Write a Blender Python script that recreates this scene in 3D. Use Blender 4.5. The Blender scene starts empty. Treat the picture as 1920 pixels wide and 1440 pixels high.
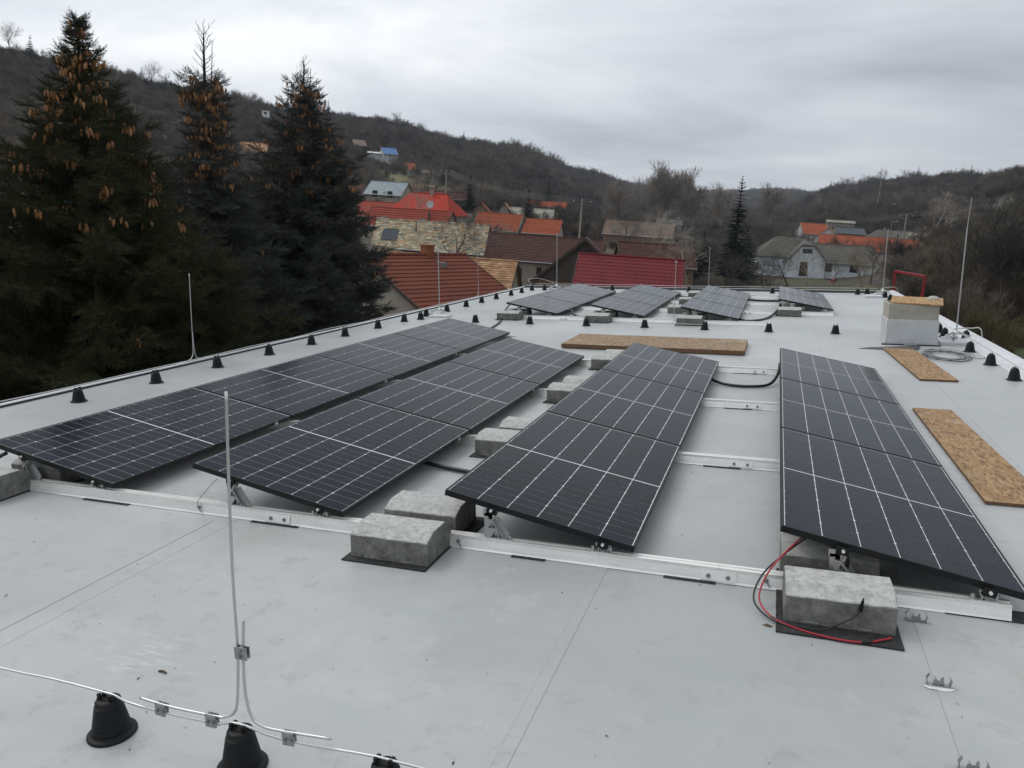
import bpy, math, random
import numpy as np
from mathutils import Vector, Matrix, Euler, Quaternion
R_ = math.radians
random.seed(7)
rnd = random.random
def uni(a, b): return random.uniform(a, b)
scene = bpy.context.scene
COL = scene.collection

# ------------------------------------------------------------------ camera, sky, sun, exposure
# the flat roof falls gently to the left: TILT carries roof coordinates into the level world
TILT = Matrix.Rotation(-0.072, 4, 'Y')
cd = bpy.data.cameras.new('camera'); cam = bpy.data.objects.new('camera', cd); COL.objects.link(cam)
cd.sensor_width = 36; cd.sensor_fit = 'HORIZONTAL'; cd.lens = 1443 / 1920 * 36
cd.clip_start = 0.05; cd.clip_end = 8000
rt = Vector((0.94461387, 0.32255348, 0.06053008)); up = Vector((-0.12609659, 0.18643613, 0.97434143)); fw = Vector((-0.30299223, 0.92800906, -0.21678305))
m = Matrix((rt, up, -fw)).transposed().to_4x4(); m.translation = Vector((1.62823636, -3.93492069, 1.94060482))
cam.matrix_world = m; scene.camera = cam

SUN_EL, SUN_AZ = 48, -75          # azimuth from +y towards +x
W = bpy.data.worlds.new('World'); scene.world = W; W.use_nodes = True
nt = W.node_tree; nt.nodes.clear(); N = nt.nodes.new; Lk = nt.links.new
wo = N('ShaderNodeOutputWorld'); bg = N('ShaderNodeBackground'); bg2 = N('ShaderNodeBackground'); add = N('ShaderNodeAddShader')
sky = N('ShaderNodeTexSky'); sky.sky_type = 'NISHITA'; sky.sun_disc = False
sky.sun_elevation = R_(SUN_EL); sky.sun_rotation = R_(SUN_AZ); sky.dust_density = 3; sky.air_density = 1
Lk(sky.outputs[0], bg.inputs[0]); bg.inputs[1].default_value = 0.006
# overcast cloud layer: a flat sheet of cloud seen in perspective, same all round
tc = N('ShaderNodeTexCoord'); sep = N('ShaderNodeSeparateXYZ'); Lk(tc.outputs['Generated'], sep.inputs[0])
def mth(op, a, b=None, clamp=False):
    n = N('ShaderNodeMath'); n.operation = op; n.use_clamp = clamp
    for i, v in enumerate((a, b)):
        if v is None: continue
        if isinstance(v, (int, float)): n.inputs[i].default_value = v
        else: Lk(v, n.inputs[i])
    return n.outputs[0]
zz = mth('ADD', mth('MAXIMUM', sep.outputs[2], 0.0), 0.24)
px_ = mth('DIVIDE', sep.outputs[0], zz); py_ = mth('DIVIDE', sep.outputs[1], zz)
cmb = N('ShaderNodeCombineXYZ'); Lk(px_, cmb.inputs[0]); Lk(py_, cmb.inputs[1]); cmb.inputs[2].default_value = 3.1
mp = N('ShaderNodeMapping'); mp.inputs['Rotation'].default_value = (0, 0, R_(25)); mp.inputs['Scale'].default_value = (0.58, 0.80, 1); Lk(cmb.outputs[0], mp.inputs[0])
n1 = N('ShaderNodeTexNoise'); n1.inputs['Scale'].default_value = 1.5; n1.inputs['Detail'].default_value = 8; n1.inputs['Roughness'].default_value = 0.55; n1.inputs['Distortion'].default_value = 0.25
Lk(mp.outputs[0], n1.inputs['Vector'])
rp = N('ShaderNodeValToRGB'); e = rp.color_ramp.elements
e[0].position = 0.30; e[0].color = (0.43, 0.465, 0.52, 1); e[1].position = 0.68; e[1].color = (0.88, 0.90, 0.915, 1)
e2 = e.new(0.48); e2.color = (0.63, 0.67, 0.715, 1)
Lk(n1.outputs[0], rp.inputs[0])
# brighter cloud towards the veiled sun
dt = N('ShaderNodeVectorMath'); dt.operation = 'DOT_PRODUCT'; Lk(tc.outputs['Generated'], dt.inputs[0])
sd = Vector((math.sin(R_(SUN_AZ)) * math.cos(R_(SUN_EL)), math.cos(R_(SUN_AZ)) * math.cos(R_(SUN_EL)), math.sin(R_(SUN_EL))))
dt.inputs[1].default_value = sd
br = mth('ADD', mth('MULTIPLY', mth('MAXIMUM', dt.outputs['Value'], 0.0), 0.50), 0.72)
vm = N('ShaderNodeVectorMath'); vm.operation = 'SCALE'; Lk(rp.outputs[0], vm.inputs[0]); Lk(br, vm.inputs[3])
Lk(vm.outputs[0], bg2.inputs[0]); bg2.inputs[1].default_value = 1.0
Lk(bg.outputs[0], add.inputs[0]); Lk(bg2.outputs[0], add.inputs[1]); Lk(add.outputs[0], wo.inputs[0])
ld = bpy.data.lights.new('sun', 'SUN'); ld.energy = 0.7; ld.angle = R_(22); ld.color = (1, 0.97, 0.92)
lo = bpy.data.objects.new('sun', ld); COL.objects.link(lo); lo.rotation_euler = (-sd).to_track_quat('-Z', 'Y').to_euler(); lo.location = (0, 0, 60)
scene.view_settings.view_transform = 'Standard'; scene.view_settings.look = 'None'; scene.view_settings.gamma = 1; scene.view_settings.exposure = 0.26
scene.cycles.max_bounces = 6; scene.cycles.diffuse_bounces = 3; scene.cycles.glossy_bounces = 3; scene.cycles.volume_bounces = 0

# ------------------------------------------------------------------ mesh helpers
class MB:
    def __init__(s): s.v = []; s.f = []; s.k = []
    def add(s, vs, fs, k=0):
        o = len(s.v); s.v.extend([tuple(p) for p in vs]); s.f.extend([tuple(i + o for i in f) for f in fs]); s.k.extend([k] * len(fs)); return s
    def box(s, x0, x1, y0, y1, z0, z1, k=0, M=None):
        p = [(x0, y0, z0), (x1, y0, z0), (x1, y1, z0), (x0, y1, z0), (x0, y0, z1), (x1, y0, z1), (x1, y1, z1), (x0, y1, z1)]
        if M is not None: p = [M @ Vector(q) for q in p]
        return s.add(p, [(0, 3, 2, 1), (4, 5, 6, 7), (0, 1, 5, 4), (1, 2, 6, 5), (2, 3, 7, 6), (3, 0, 4, 7)], k)
    def bbox(s, x0, x1, y0, y1, z0, z1, b=0.01, k=0):     # box with a chamfered top
        p = [(x0, y0, z0), (x1, y0, z0), (x1, y1, z0), (x0, y1, z0), (x0, y0, z1 - b), (x1, y0, z1 - b), (x1, y1, z1 - b), (x0, y1, z1 - b),
             (x0 + b, y0 + b, z1), (x1 - b, y0 + b, z1), (x1 - b, y1 - b, z1), (x0 + b, y1 - b, z1)]
        return s.add(p, [(0, 3, 2, 1), (8, 9, 10, 11), (0, 1, 5, 4), (1, 2, 6, 5), (2, 3, 7, 6), (3, 0, 4, 7), (4, 5, 9, 8), (5, 6, 10, 9), (6, 7, 11, 10), (7, 4, 8, 11)], k)
    def bar(s, a, b, w, h, k=0, upv=(0, 0, 1)):
        a, b = Vector(a), Vector(b); d = (b - a).normalized(); u = Vector(upv)
        if abs(d.dot(u)) > .98: u = Vector((0, 1, 0))
        r = d.cross(u).normalized(); u = r.cross(d)
        p = [c + r * (i * w / 2) + u * (j * h / 2) for c in (a, b) for i, j in ((-1, -1), (1, -1), (1, 1), (-1, 1))]
        return s.add(p, [(0, 1, 2, 3), (7, 6, 5, 4), (0, 4, 5, 1), (1, 5, 6, 2), (2, 6, 7, 3), (3, 7, 4, 0)], k)
    def tube(s, pts, rad, n=8, k=0, caps=True):
        pts = [Vector(p) for p in pts]; R = rad if isinstance(rad, (list, tuple)) else [rad] * len(pts); rings = []; prev = None
        for i, p in enumerate(pts):
            d = (pts[min(i + 1, len(pts) - 1)] - pts[max(i - 1, 0)]).normalized()
            if prev is None:
                u = Vector((0, 0, 1)) if abs(d.z) < .9 else Vector((1, 0, 0)); r = d.cross(u).normalized()
            else:
                r = prev - d * prev.dot(d); r = r.normalized() if r.length > 1e-6 else d.orthogonal().normalized()
            prev = r; u = d.cross(r)
            rings.append([p + (r * math.cos(2 * math.pi * j / n) + u * math.sin(2 * math.pi * j / n)) * R[i] for j in range(n)])
        vs = [q for g in rings for q in g]; fs = []
        for i in range(len(pts) - 1):
            for j in range(n):
                a = i * n + j; b = i * n + (j + 1) % n; fs.append((a, b, b + n, a + n))
        if caps: fs.append(tuple(range(n - 1, -1, -1))); fs.append(tuple(range((len(pts) - 1) * n, len(pts) * n)))
        return s.add(vs, fs, k)
    def lathe(s, prof, n=20, c=(0, 0, 0), k=0):
        vs = []; fs = []
        for r, z in prof:
            for j in range(n): vs.append((c[0] + r * math.cos(2 * math.pi * j / n), c[1] + r * math.sin(2 * math.pi * j / n), c[2] + z))
        for i in range(len(prof) - 1):
            for j in range(n): fs.append((i * n + j, i * n + (j + 1) % n, (i + 1) * n + (j + 1) % n, (i + 1) * n + j))
        fs.append(tuple(range((len(prof) - 1) * n, len(prof) * n)))
        return s.add(vs, fs, k)
    def extr(s, prof, x0, x1, k=0, ax='x'):   # closed (y,z) profile pushed along x
        n = len(prof)
        vs = [(x0, y, z) for y, z in prof] + [(x1, y, z) for y, z in prof]
        if ax == 'y': vs = [(p[1], p[0], p[2]) for p in vs]
        fs = [(i, (i + 1) % n, n + (i + 1) % n, n + i) for i in range(n)] + [tuple(range(n - 1, -1, -1)), tuple(range(n, 2 * n))]
        return s.add(vs, fs, k)
    def quad(s, a, b, c, d, k=0): return s.add([a, b, c, d], [(0, 1, 2, 3)], k)
    def tri(s, a, b, c, k=0): return s.add([a, b, c], [(0, 1, 2)], k)
    def mesh(s, name, mats, smooth=False):
        me = bpy.data.meshes.new(name); me.from_pydata(s.v, [], s.f)
        for mt in (mats if isinstance(mats, (list, tuple)) else [mats]): me.materials.append(mt)
        if any(s.k): me.polygons.foreach_set('material_index', s.k)
        if smooth: me.polygons.foreach_set('use_smooth', [True] * len(s.f))
        me.update(); return me
    def obj(s, name, mats, parent=None, smooth=False, loc=None, kind=None):
        return mk(name, s.mesh(name, mats, smooth), parent, loc, kind)
def mk(name, me, parent=None, loc=None, kind=None, rot=None):
    o = bpy.data.objects.new(name, me); COL.objects.link(o); o.parent = parent
    if loc is not None: o.location = loc
    if rot is not None: o.rotation_euler = rot
    if kind: o['kind'] = kind
    return o
ROOF = []
def tag(o, label, cat, group=None, kind=None, roof=False):
    o['label'] = label; o['category'] = cat
    if group: o['group'] = group
    if kind: o['kind'] = kind
    if roof: ROOF.append(o)
    return o
def thing(name, label, cat, loc=(0, 0, 0), group=None, rot=None, roof=False):
    return tag(mk(name, None, None, loc, None, rot), label, cat, group, None, roof)
def dup(o, loc=None, label=None, rot=None, roof=False):
    c = o.copy(); COL.objects.link(c)
    if loc is not None: c.location = loc
    if rot is not None: c.rotation_euler = rot
    if label: c['label'] = label
    for ch in o.children:
        d = ch.copy(); COL.objects.link(d); d.parent = c
        for g in ch.children:
            h = g.copy(); COL.objects.link(h); h.parent = d
    if roof: ROOF.append(c)
    return c
ORD = 'first second third fourth fifth sixth seventh eighth ninth tenth eleventh twelfth thirteenth fourteenth fifteenth sixteenth seventeenth eighteenth nineteenth twentieth'.split()

# ------------------------------------------------------------------ materials
def mat(name, col, rough=0.8, metal=0.0, var=None, island=0.0, bump=None, spec=None, col2=None, scale=3.0, detail=6, coat=0, lo=0.35, hi=0.65, space='Object', stretch=None, colvar=None, rvar=0, posvar=0):
    m = bpy.data.materials.new(name); m.use_nodes = True; t = m.node_tree; b = t.nodes['Principled BSDF']; N = t.nodes.new; L = t.links.new
    b.inputs['Base Color'].default_value = (*col, 1); b.inputs['Roughness'].default_value = rough; b.inputs['Metallic'].default_value = metal
    if spec is not None: b.inputs['Specular IOR Level'].default_value = spec
    if coat: b.inputs['Coat Weight'].default_value = coat; b.inputs['Coat Roughness'].default_value = 0.06
    tc = N('ShaderNodeTexCoord'); vec = tc.outputs[space]
    if stretch:
        mp = N('ShaderNodeMapping'); mp.inputs['Scale'].default_value = stretch; L(vec, mp.inputs[0]); vec = mp.outputs[0]
    out = None
    if col2 is not None:
        n = N('ShaderNodeTexNoise'); n.inputs['Scale'].default_value = scale; n.inputs['Detail'].default_value = detail; n.inputs['Roughness'].default_value = 0.6; L(vec, n.inputs['Vector'])
        r = N('ShaderNodeValToRGB'); r.color_ramp.elements[0].position = lo; r.color_ramp.elements[1].position = hi
        r.color_ramp.elements[0].color = (*col, 1); r.color_ramp.elements[1].color = (*col2, 1); L(n.outputs[0], r.inputs[0]); out = r.outputs[0]
        if rvar:
            mr = N('ShaderNodeMapRange'); mr.inputs['To Min'].default_value = rough - rvar; mr.inputs['To Max'].default_value = rough + rvar; L(n.outputs[0], mr.inputs[0]); L(mr.outputs[0], b.inputs['Roughness'])
    if colvar is not None:   # random per island between listed colours
        g = N('ShaderNodeNewGeometry'); r = N('ShaderNodeValToRGB'); els = r.color_ramp.elements
        els[0].position = 0; els[0].color = (*colvar[0], 1); els[1].position = 1; els[1].color = (*colvar[-1], 1)
        for i, c in enumerate(colvar[1:-1]): els.new((i + 1) / (len(colvar) - 1)).color = (*c, 1)
        L(g.outputs['Random Per Island'], r.inputs[0])
        if out is not None:
            mx = N('ShaderNodeMix'); mx.data_type = 'RGBA'; mx.inputs[0].default_value = 0.5; L(out, mx.inputs[6]); L(r.outputs[0], mx.inputs[7]); out = mx.outputs[2]
        else: out = r.outputs[0]
    if island or var:
        g = N('ShaderNodeNewGeometry'); oi = N('ShaderNodeObjectInfo'); mr = N('ShaderNodeMapRange')
        amt = island or var; mr.inputs['To Min'].default_value = 1 - amt; mr.inputs['To Max'].default_value = 1 + amt
        L(g.outputs['Random Per Island'] if island else oi.outputs['Random'], mr.inputs[0])
        sc = N('ShaderNodeVectorMath'); sc.operation = 'SCALE'
        if out is not None: L(out, sc.inputs[0])
        else: sc.inputs[0].default_value = col
        L(mr.outputs[0], sc.inputs[3]); out = sc.outputs[0]
    if posvar:
        g2 = N('ShaderNodeNewGeometry'); n_ = N('ShaderNodeTexNoise'); n_.inputs['Scale'].default_value = posvar; n_.inputs['Detail'].default_value = 3; L(g2.outputs['Position'], n_.inputs['Vector']); r_ = N('ShaderNodeValToRGB'); r_.color_ramp.elements[0].position = .38; r_.color_ramp.elements[0].color = (.62, .62, .68, 1); r_.color_ramp.elements[1].position = .62; r_.color_ramp.elements[1].color = (1.5, 1.42, 1.35, 1); L(n_.outputs[0], r_.inputs[0])
        v_ = N('ShaderNodeVectorMath'); v_.operation = 'MULTIPLY'; L(r_.outputs[0], v_.inputs[0])
        if out is not None: L(out, v_.inputs[1])
        else: v_.inputs[1].default_value = col
        out = v_.outputs[0]
    if out is not None: L(out, b.inputs['Base Color'])
    if bump:
        n = N('ShaderNodeTexNoise'); n.inputs['Scale'].default_value = bump[0]; n.inputs['Detail'].default_value = 5; L(vec, n.inputs['Vector'])
        bp = N('ShaderNodeBump'); bp.inputs['Strength'].default_value = bump[1]; bp.inputs['Distance'].default_value = bump[2] if len(bump) > 2 else 0.01; L(n.outputs[0], bp.inputs['Height']); L(bp.outputs[0], b.inputs['Normal'])
    return m
M = {}
M['alu'] = mat('aluminium', (0.97, 0.96, 0.93), 0.27, 0.42, col2=(0.84, 0.83, 0.79), scale=4, stretch=(1, 6, 6), rvar=.08)
M['alu2'] = mat('cut_aluminium', (0.55, 0.55, 0.54), 0.4, 0.85)
M['galv'] = mat('galvanised_steel', (0.42, 0.43, 0.44), 0.42, 0.85, col2=(0.30, 0.31, 0.32), scale=40)
M['rod'] = mat('rod_aluminium', (0.62, 0.62, 0.61), 0.38, 0.8)
M['frame'] = mat('black_anodised_frame', (0.008, 0.009, 0.010), 0.5, 0.0, spec=.3)
M['plastic'] = mat('black_plastic', (0.006, 0.0065, 0.007), 0.55, spec=.28, bump=(60, .2, .002))
M['rubber'] = mat('black_rubber_mat', (0.018, 0.018, 0.018), 0.85, col2=(0.05, 0.05, 0.048), scale=30, lo=.45, hi=.75, bump=(150, .5, .003))
M['cable_k'] = mat('black_cable', (0.012, 0.012, 0.013), 0.45)
M['cable_r'] = mat('red_cable', (0.42, 0.02, 0.035), 0.4)
M['bitumen'] = mat('dark_trim', (0.02, 0.02, 0.022), 0.6)
M['whitemetal'] = mat('white_trim', (0.66, 0.67, 0.68), 0.45, col2=(0.55, 0.56, 0.57), scale=3)
M['darkred'] = mat('red_painted_steel', (0.26, 0.018, 0.022), 0.45)
# --- concrete
def concrete():
    m = bpy.data.materials.new('cast_concrete'); m.use_nodes = True; t = m.node_tree; b = t.nodes['Principled BSDF']; N = t.nodes.new; L = t.links.new
    tc = N('ShaderNodeTexCoord'); oi = N('ShaderNodeObjectInfo'); ad = N('ShaderNodeVectorMath'); ad.operation = 'ADD'; L(tc.outputs['Object'], ad.inputs[0])
    ml = N('ShaderNodeVectorMath'); ml.operation = 'SCALE'; ml.inputs[0].default_value = (7, 3, 5); L(oi.outputs['Random'], ml.inputs[3]); L(ml.outputs[0], ad.inputs[1])
    def noise(s, d, r=.6):
        n = N('ShaderNodeTexNoise'); n.inputs['Scale'].default_value = s; n.inputs['Detail'].default_value = d; n.inputs['Roughness'].default_value = r; L(ad.outputs[0], n.inputs['Vector']); return n.outputs[0]
    r = N('ShaderNodeValToRGB'); el = r.color_ramp.elements; el[0].position = .32; el[0].color = (.095, .095, .085, 1); el[1].position = .74; el[1].color = (.33, .325, .30, 1); el.new(.52).color = (.19, .19, .172, 1)
    L(noise(13, 10, .74), r.inputs[0])
    # upward faces painted paler, light from above put into the colour
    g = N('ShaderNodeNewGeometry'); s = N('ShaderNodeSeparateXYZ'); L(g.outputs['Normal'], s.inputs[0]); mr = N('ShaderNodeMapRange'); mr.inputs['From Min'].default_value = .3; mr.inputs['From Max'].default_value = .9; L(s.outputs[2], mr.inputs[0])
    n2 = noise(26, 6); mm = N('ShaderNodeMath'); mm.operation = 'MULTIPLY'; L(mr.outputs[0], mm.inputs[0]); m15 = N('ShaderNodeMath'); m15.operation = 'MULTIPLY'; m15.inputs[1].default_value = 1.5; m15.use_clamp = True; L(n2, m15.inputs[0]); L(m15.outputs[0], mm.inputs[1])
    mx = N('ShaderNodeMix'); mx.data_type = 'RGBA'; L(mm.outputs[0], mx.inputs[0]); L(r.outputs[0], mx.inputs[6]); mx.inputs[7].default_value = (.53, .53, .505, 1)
    vp = N('ShaderNodeTexVoronoi'); vp.inputs['Scale'].default_value = 60; L(ad.outputs[0], vp.inputs['Vector']); rp_ = N('ShaderNodeValToRGB'); rp_.color_ramp.elements[0].position = .10; rp_.color_ramp.elements[0].color = (.75, .75, .75, 1); rp_.color_ramp.elements[1].position = .2; rp_.color_ramp.elements[1].color = (0, 0, 0, 1); L(vp.outputs[0], rp_.inputs[0])
    nb_ = N('ShaderNodeMath'); nb_.operation = 'GREATER_THAN'; nb_.inputs[1].default_value = .5; L(noise(6, 3), nb_.inputs[0]); pm = N('ShaderNodeMath'); pm.operation = 'MULTIPLY'; L(rp_.outputs[0], pm.inputs[0]); L(nb_.outputs[0], pm.inputs[1])
    mp_ = N('ShaderNodeMix'); mp_.data_type = 'RGBA'; L(pm.outputs[0], mp_.inputs[0]); L(mx.outputs[2], mp_.inputs[6]); mp_.inputs[7].default_value = (.05, .05, .045, 1)
    L(mp_.outputs[2], b.inputs['Base Color']); b.inputs['Roughness'].default_value = .9
    v = N('ShaderNodeTexVoronoi'); v.inputs['Scale'].default_value = 38; L(ad.outputs[0], v.inputs['Vector'])
    mr2 = N('ShaderNodeMapRange'); mr2.inputs['From Max'].default_value = .22; L(v.outputs[0], mr2.inputs[0])
    a2 = N('ShaderNodeMath'); a2.operation = 'ADD'; L(n2, a2.inputs[0]); L(mr2.outputs[0], a2.inputs[1])
    bp = N('ShaderNodeBump'); bp.inputs['Strength'].default_value = .8; bp.inputs['Distance'].default_value = .006; L(a2.outputs[0], bp.inputs['Height']); L(bp.outputs[0], b.inputs['Normal'])
    return m
M['concrete'] = concrete()
# --- roofing membrane: pale grey with scuffs, dust and dried puddle marks
def membrane():
    m = bpy.data.materials.new('roofing_membrane'); m.use_nodes = True; t = m.node_tree; b = t.nodes['Principled BSDF']; N = t.nodes.new; L = t.links.new
    tc = N('ShaderNodeTexCoord'); P = tc.outputs['Object']
    def noise(s, d=6, r=.6, st=None, dist=0, off=None):
        n = N('ShaderNodeTexNoise'); n.inputs['Scale'].default_value = s; n.inputs['Detail'].default_value = d; n.inputs['Roughness'].default_value = r; n.inputs['Distortion'].default_value = dist
        v = P
        if st or off:
            mp = N('ShaderNodeMapping'); mp.inputs['Scale'].default_value = st or (1, 1, 1); mp.inputs['Location'].default_value = off or (0, 0, 0); mp.inputs['Rotation'].default_value = (0, 0, .35 if st else 0); L(v, mp.inputs[0]); v = mp.outputs[0]
        L(v, n.inputs['Vector']); return n.outputs[0]
    def ramp(x, a, c0, bb, c1):
        r = N('ShaderNodeValToRGB'); r.color_ramp.elements[0].position = a; r.color_ramp.elements[0].color = (*c0, 1); r.color_ramp.elements[1].position = bb; r.color_ramp.elements[1].color = (*c1, 1); L(x, r.inputs[0]); return r.outputs[0]
    def mix(f, a, c, bl='MIX'):
        x = N('ShaderNodeMix'); x.data_type = 'RGBA'; x.blend_type = bl
        if isinstance(f, float): x.inputs[0].default_value = f
        else: L(f, x.inputs[0])
        for i, q in ((6, a), (7, c)):
            if isinstance(q, tuple): x.inputs[i].default_value = (*q, 1)
            else: L(q, x.inputs[i])
        return x.outputs[2]
    base = ramp(noise(.55, 7, .62, dist=.4), .33, (.392, .402, .398), .68, (.470, .478, .470))
    base = mix(ramp(noise(2.2, 8, .7, st=(.35, 1.6, 1)), .48, (0, 0, 0), .72, (.8, .8, .8)), base, (.385, .40, .40))
    base = mix(ramp(noise(5, 9, .75, off=(3, 8, 0)), .54, (0, 0, 0), .70, (.85, .85, .85)), base, (.30, .303, .292))
    # dried brownish puddle patches
    base = mix(ramp(noise(.9, 6, .6, off=(11, 2, 0)), .60, (0, 0, 0), .70, (.5, .5, .5)), base, (.385, .365, .33))
    # chalky white scrapes
    base = mix(ramp(noise(3.2, 9, .8, st=(.4, 2.6, 1), off=(5, 5, 5)), .66, (0, 0, 0), .72, (.55, .55, .55)), base, (.70, .715, .72))
    # thin dark scuffs
    w = noise(1.3, 3, .5, dist=1.5, off=(7, 1, 2)); sb = N('ShaderNodeMath'); sb.operation = 'SUBTRACT'; sb.inputs[1].default_value = .5; L(w, sb.inputs[0]); ab = N('ShaderNodeMath'); ab.operation = 'ABSOLUTE'; L(sb.outputs[0], ab.inputs[0])
    scuff = ramp(ab.outputs[0], .0, (.8, .8, .8), .009, (0, 0, 0)); brk = ramp(noise(2.5, 3), .55, (0, 0, 0), .65, (1, 1, 1))
    base = mix(mix(1.0, scuff, brk, 'MULTIPLY'), base, (.33, .34, .35))
    # local marks: chalky scrape by the near wire, brown dried puddle between the rows, dust by the curb
    def spot(cx, cy, rx, ry, colr, amt, ns=9, ang=0.0):
        mp = N('ShaderNodeMapping'); mp.vector_type = 'TEXTURE'; mp.inputs['Location'].default_value = (cx, cy, 0); mp.inputs['Rotation'].default_value = (0, 0, ang); mp.inputs['Scale'].default_value = (rx, ry, 1); L(P, mp.inputs[0])
        ln = N('ShaderNodeVectorMath'); ln.operation = 'LENGTH'; L(mp.outputs[0], ln.inputs[0]); mr = N('ShaderNodeMapRange'); mr.inputs['From Min'].default_value = 1.0; mr.inputs['From Max'].default_value = .2; L(ln.outputs['Value'], mr.inputs[0])
        n_ = noise(ns, 9, .78, st=(.5, 2, 1), off=(cx, cy, 0)); rr_ = ramp(n_, .5, (0, 0, 0), .66, (amt, amt, amt)); q = mix(1.0, rr_, (1.0, 1.0, 1.0), 'MULTIPLY'); x = N('ShaderNodeMath'); x.operation = 'MULTIPLY'; L(mr.outputs[0], x.inputs[0]); bw = N('ShaderNodeRGBToBW'); L(q, bw.inputs[0]); L(bw.outputs[0], x.inputs[1]); return x.outputs[0]
    base = mix(spot(-.78, -1.55, .42, .30, 0, .5, 11), base, (.74, .75, .75)); base = mix(spot(1.30, 1.42, .42, .22, 0, .9, 8), base, (.30, .26, .22)); base = mix(spot(1.5, 2.9, .5, .7, 0, .5, 5), base, (.36, .35, .33))
    base = mix(spot(-1.6, -.9, .9, .35, 0, .5, 3, .5), base, (.37, .38, .38)); base = mix(spot(.5, -1.3, 1.2, .6, 0, .5, 4, .9), base, (.39, .40, .40)); base = mix(spot(3.6, 3.6, .3, 1.8, 0, .8, 7), base, (.33, .33, .31)); base = mix(spot(2.3, -.9, .5, .5, 0, .5, 6), base, (.37, .36, .36)); base = mix(spot(-3.1, .9, .7, .5, 0, .6, 5), base, (.34, .34, .34))
    # grit specks
    v = N('ShaderNodeTexVoronoi'); v.inputs['Scale'].default_value = 7; L(P, v.inputs['Vector']); spk = ramp(v.outputs[0], .035, (.75, .75, .75), .05, (0, 0, 0))
    base = mix(spk, base, (.14, .13, .12))
    base = mix(ramp(noise(.38, 5, .6, off=(21, 9, 0)), .46, (0, 0, 0), .62, (.6, .6, .6)), base, (.315, .325, .322))
    base = mix(ramp(noise(1.1, 10, .82, off=(2, 19, 0)), .57, (0, 0, 0), .63, (.25, .25, .25)), base, (.53, .54, .535))
    L(base, b.inputs['Base Color']); b.inputs['Sheen Weight'].default_value = .35; b.inputs['Sheen Roughness'].default_value = .4
    rr = N('ShaderNodeMapRange'); rr.inputs['To Min'].default_value = .30; rr.inputs['To Max'].default_value = .50; L(noise(1.2), rr.inputs[0]); L(rr.outputs[0], b.inputs['Roughness'])
    bp = N('ShaderNodeBump'); bp.inputs['Strength'].default_value = .4; bp.inputs['Distance'].default_value = .02; L(noise(1.8, 5), bp.inputs['Height'])
    bq = N('ShaderNodeBump'); bq.inputs['Strength'].default_value = .12; bq.inputs['Distance'].default_value = .001; L(noise(160, 3), bq.inputs['Height']); L(bp.outputs[0], bq.inputs['Normal']); L(bq.outputs[0], b.inputs['Normal'])
    return m
M['membrane'] = membrane()
# --- oriented strand board
def osb(name, c):
    m = bpy.data.materials.new(name); m.use_nodes = True; t = m.node_tree; b = t.nodes['Principled BSDF']; N = t.nodes.new; L = t.links.new
    tc = N('ShaderNodeTexCoord'); cols = []; outs = []
    for i, (ang, s) in enumerate(((.3, 52), (1.4, 44), (-.7, 60))):
        mp = N('ShaderNodeMapping'); mp.inputs['Rotation'].default_value = (0, 0, ang); mp.inputs['Scale'].default_value = (1, .28, 1); L(tc.outputs['Object'], mp.inputs[0])
        v = N('ShaderNodeTexVoronoi'); v.inputs['Scale'].default_value = s; L(mp.outputs[0], v.inputs['Vector']); outs.append(v)
    n = N('ShaderNodeTexNoise'); n.inputs['Scale'].default_value = 12; L(tc.outputs['Object'], n.inputs['Vector'])
    mx = N('ShaderNodeMix'); mx.data_type = 'RGBA'; st = N('ShaderNodeMath'); st.operation = 'GREATER_THAN'; st.inputs[1].default_value = .5; L(n.outputs[0], st.inputs[0]); L(st.outputs[0], mx.inputs[0]); L(outs[0].outputs['Color'], mx.inputs[6]); L(outs[1].outputs['Color'], mx.inputs[7])
    mx2 = N('ShaderNodeMix'); mx2.data_type = 'RGBA'; mx2.inputs[0].default_value = .35; L(mx.outputs[2], mx2.inputs[6]); L(outs[2].outputs['Color'], mx2.inputs[7])
    bw = N('ShaderNodeRGBToBW'); L(mx2.outputs[2], bw.inputs[0])
    r = N('ShaderNodeValToRGB'); el = r.color_ramp.elements; el[0].position = .2; el[0].color = (c[0] * .5, c[1] * .45, c[2] * .42, 1); el[1].position = .8; el[1].color = (c[0] * 1.35, c[1] * 1.4, c[2] * 1.5, 1); el.new(.5).color = (*c, 1); L(bw.outputs[0], r.inputs[0])
    n2 = N('ShaderNodeTexNoise'); n2.inputs['Scale'].default_value = 2.4; n2.inputs['Detail'].default_value = 7; L(tc.outputs['Object'], n2.inputs['Vector']); r2 = N('ShaderNodeValToRGB'); r2.color_ramp.elements[0].position = .56; r2.color_ramp.elements[0].color = (0, 0, 0, 1); r2.color_ramp.elements[1].position = .72; r2.color_ramp.elements[1].color = (.55, .55, .55, 1); L(n2.outputs[0], r2.inputs[0])
    m3 = N('ShaderNodeMix'); m3.data_type = 'RGBA'; L(r2.outputs[0], m3.inputs[0]); L(r.outputs[0], m3.inputs[6]); m3.inputs[7].default_value = (.5, .45, .36, 1); L(m3.outputs[2], b.inputs['Base Color'])
    b.inputs['Roughness'].default_value = .75; bp = N('ShaderNodeBump'); bp.inputs['Strength'].default_value = .4; bp.inputs['Distance'].default_value = .002; L(bw.outputs[0], bp.inputs['Height']); L(bp.outputs[0], b.inputs['Normal'])
    return m
M['osb'] = osb('strand_board', (.31, .185, .085)); M['osb2'] = osb('strand_board_dull', (.27, .18, .10)); M['osbedge'] = mat('board_edge', (.10, .055, .028), .8, col2=(.2, .12, .06), scale=30, stretch=(1, 1, 4))
M['osblid'] = osb('strand_board_fresh', (.40, .24, .10))
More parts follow.
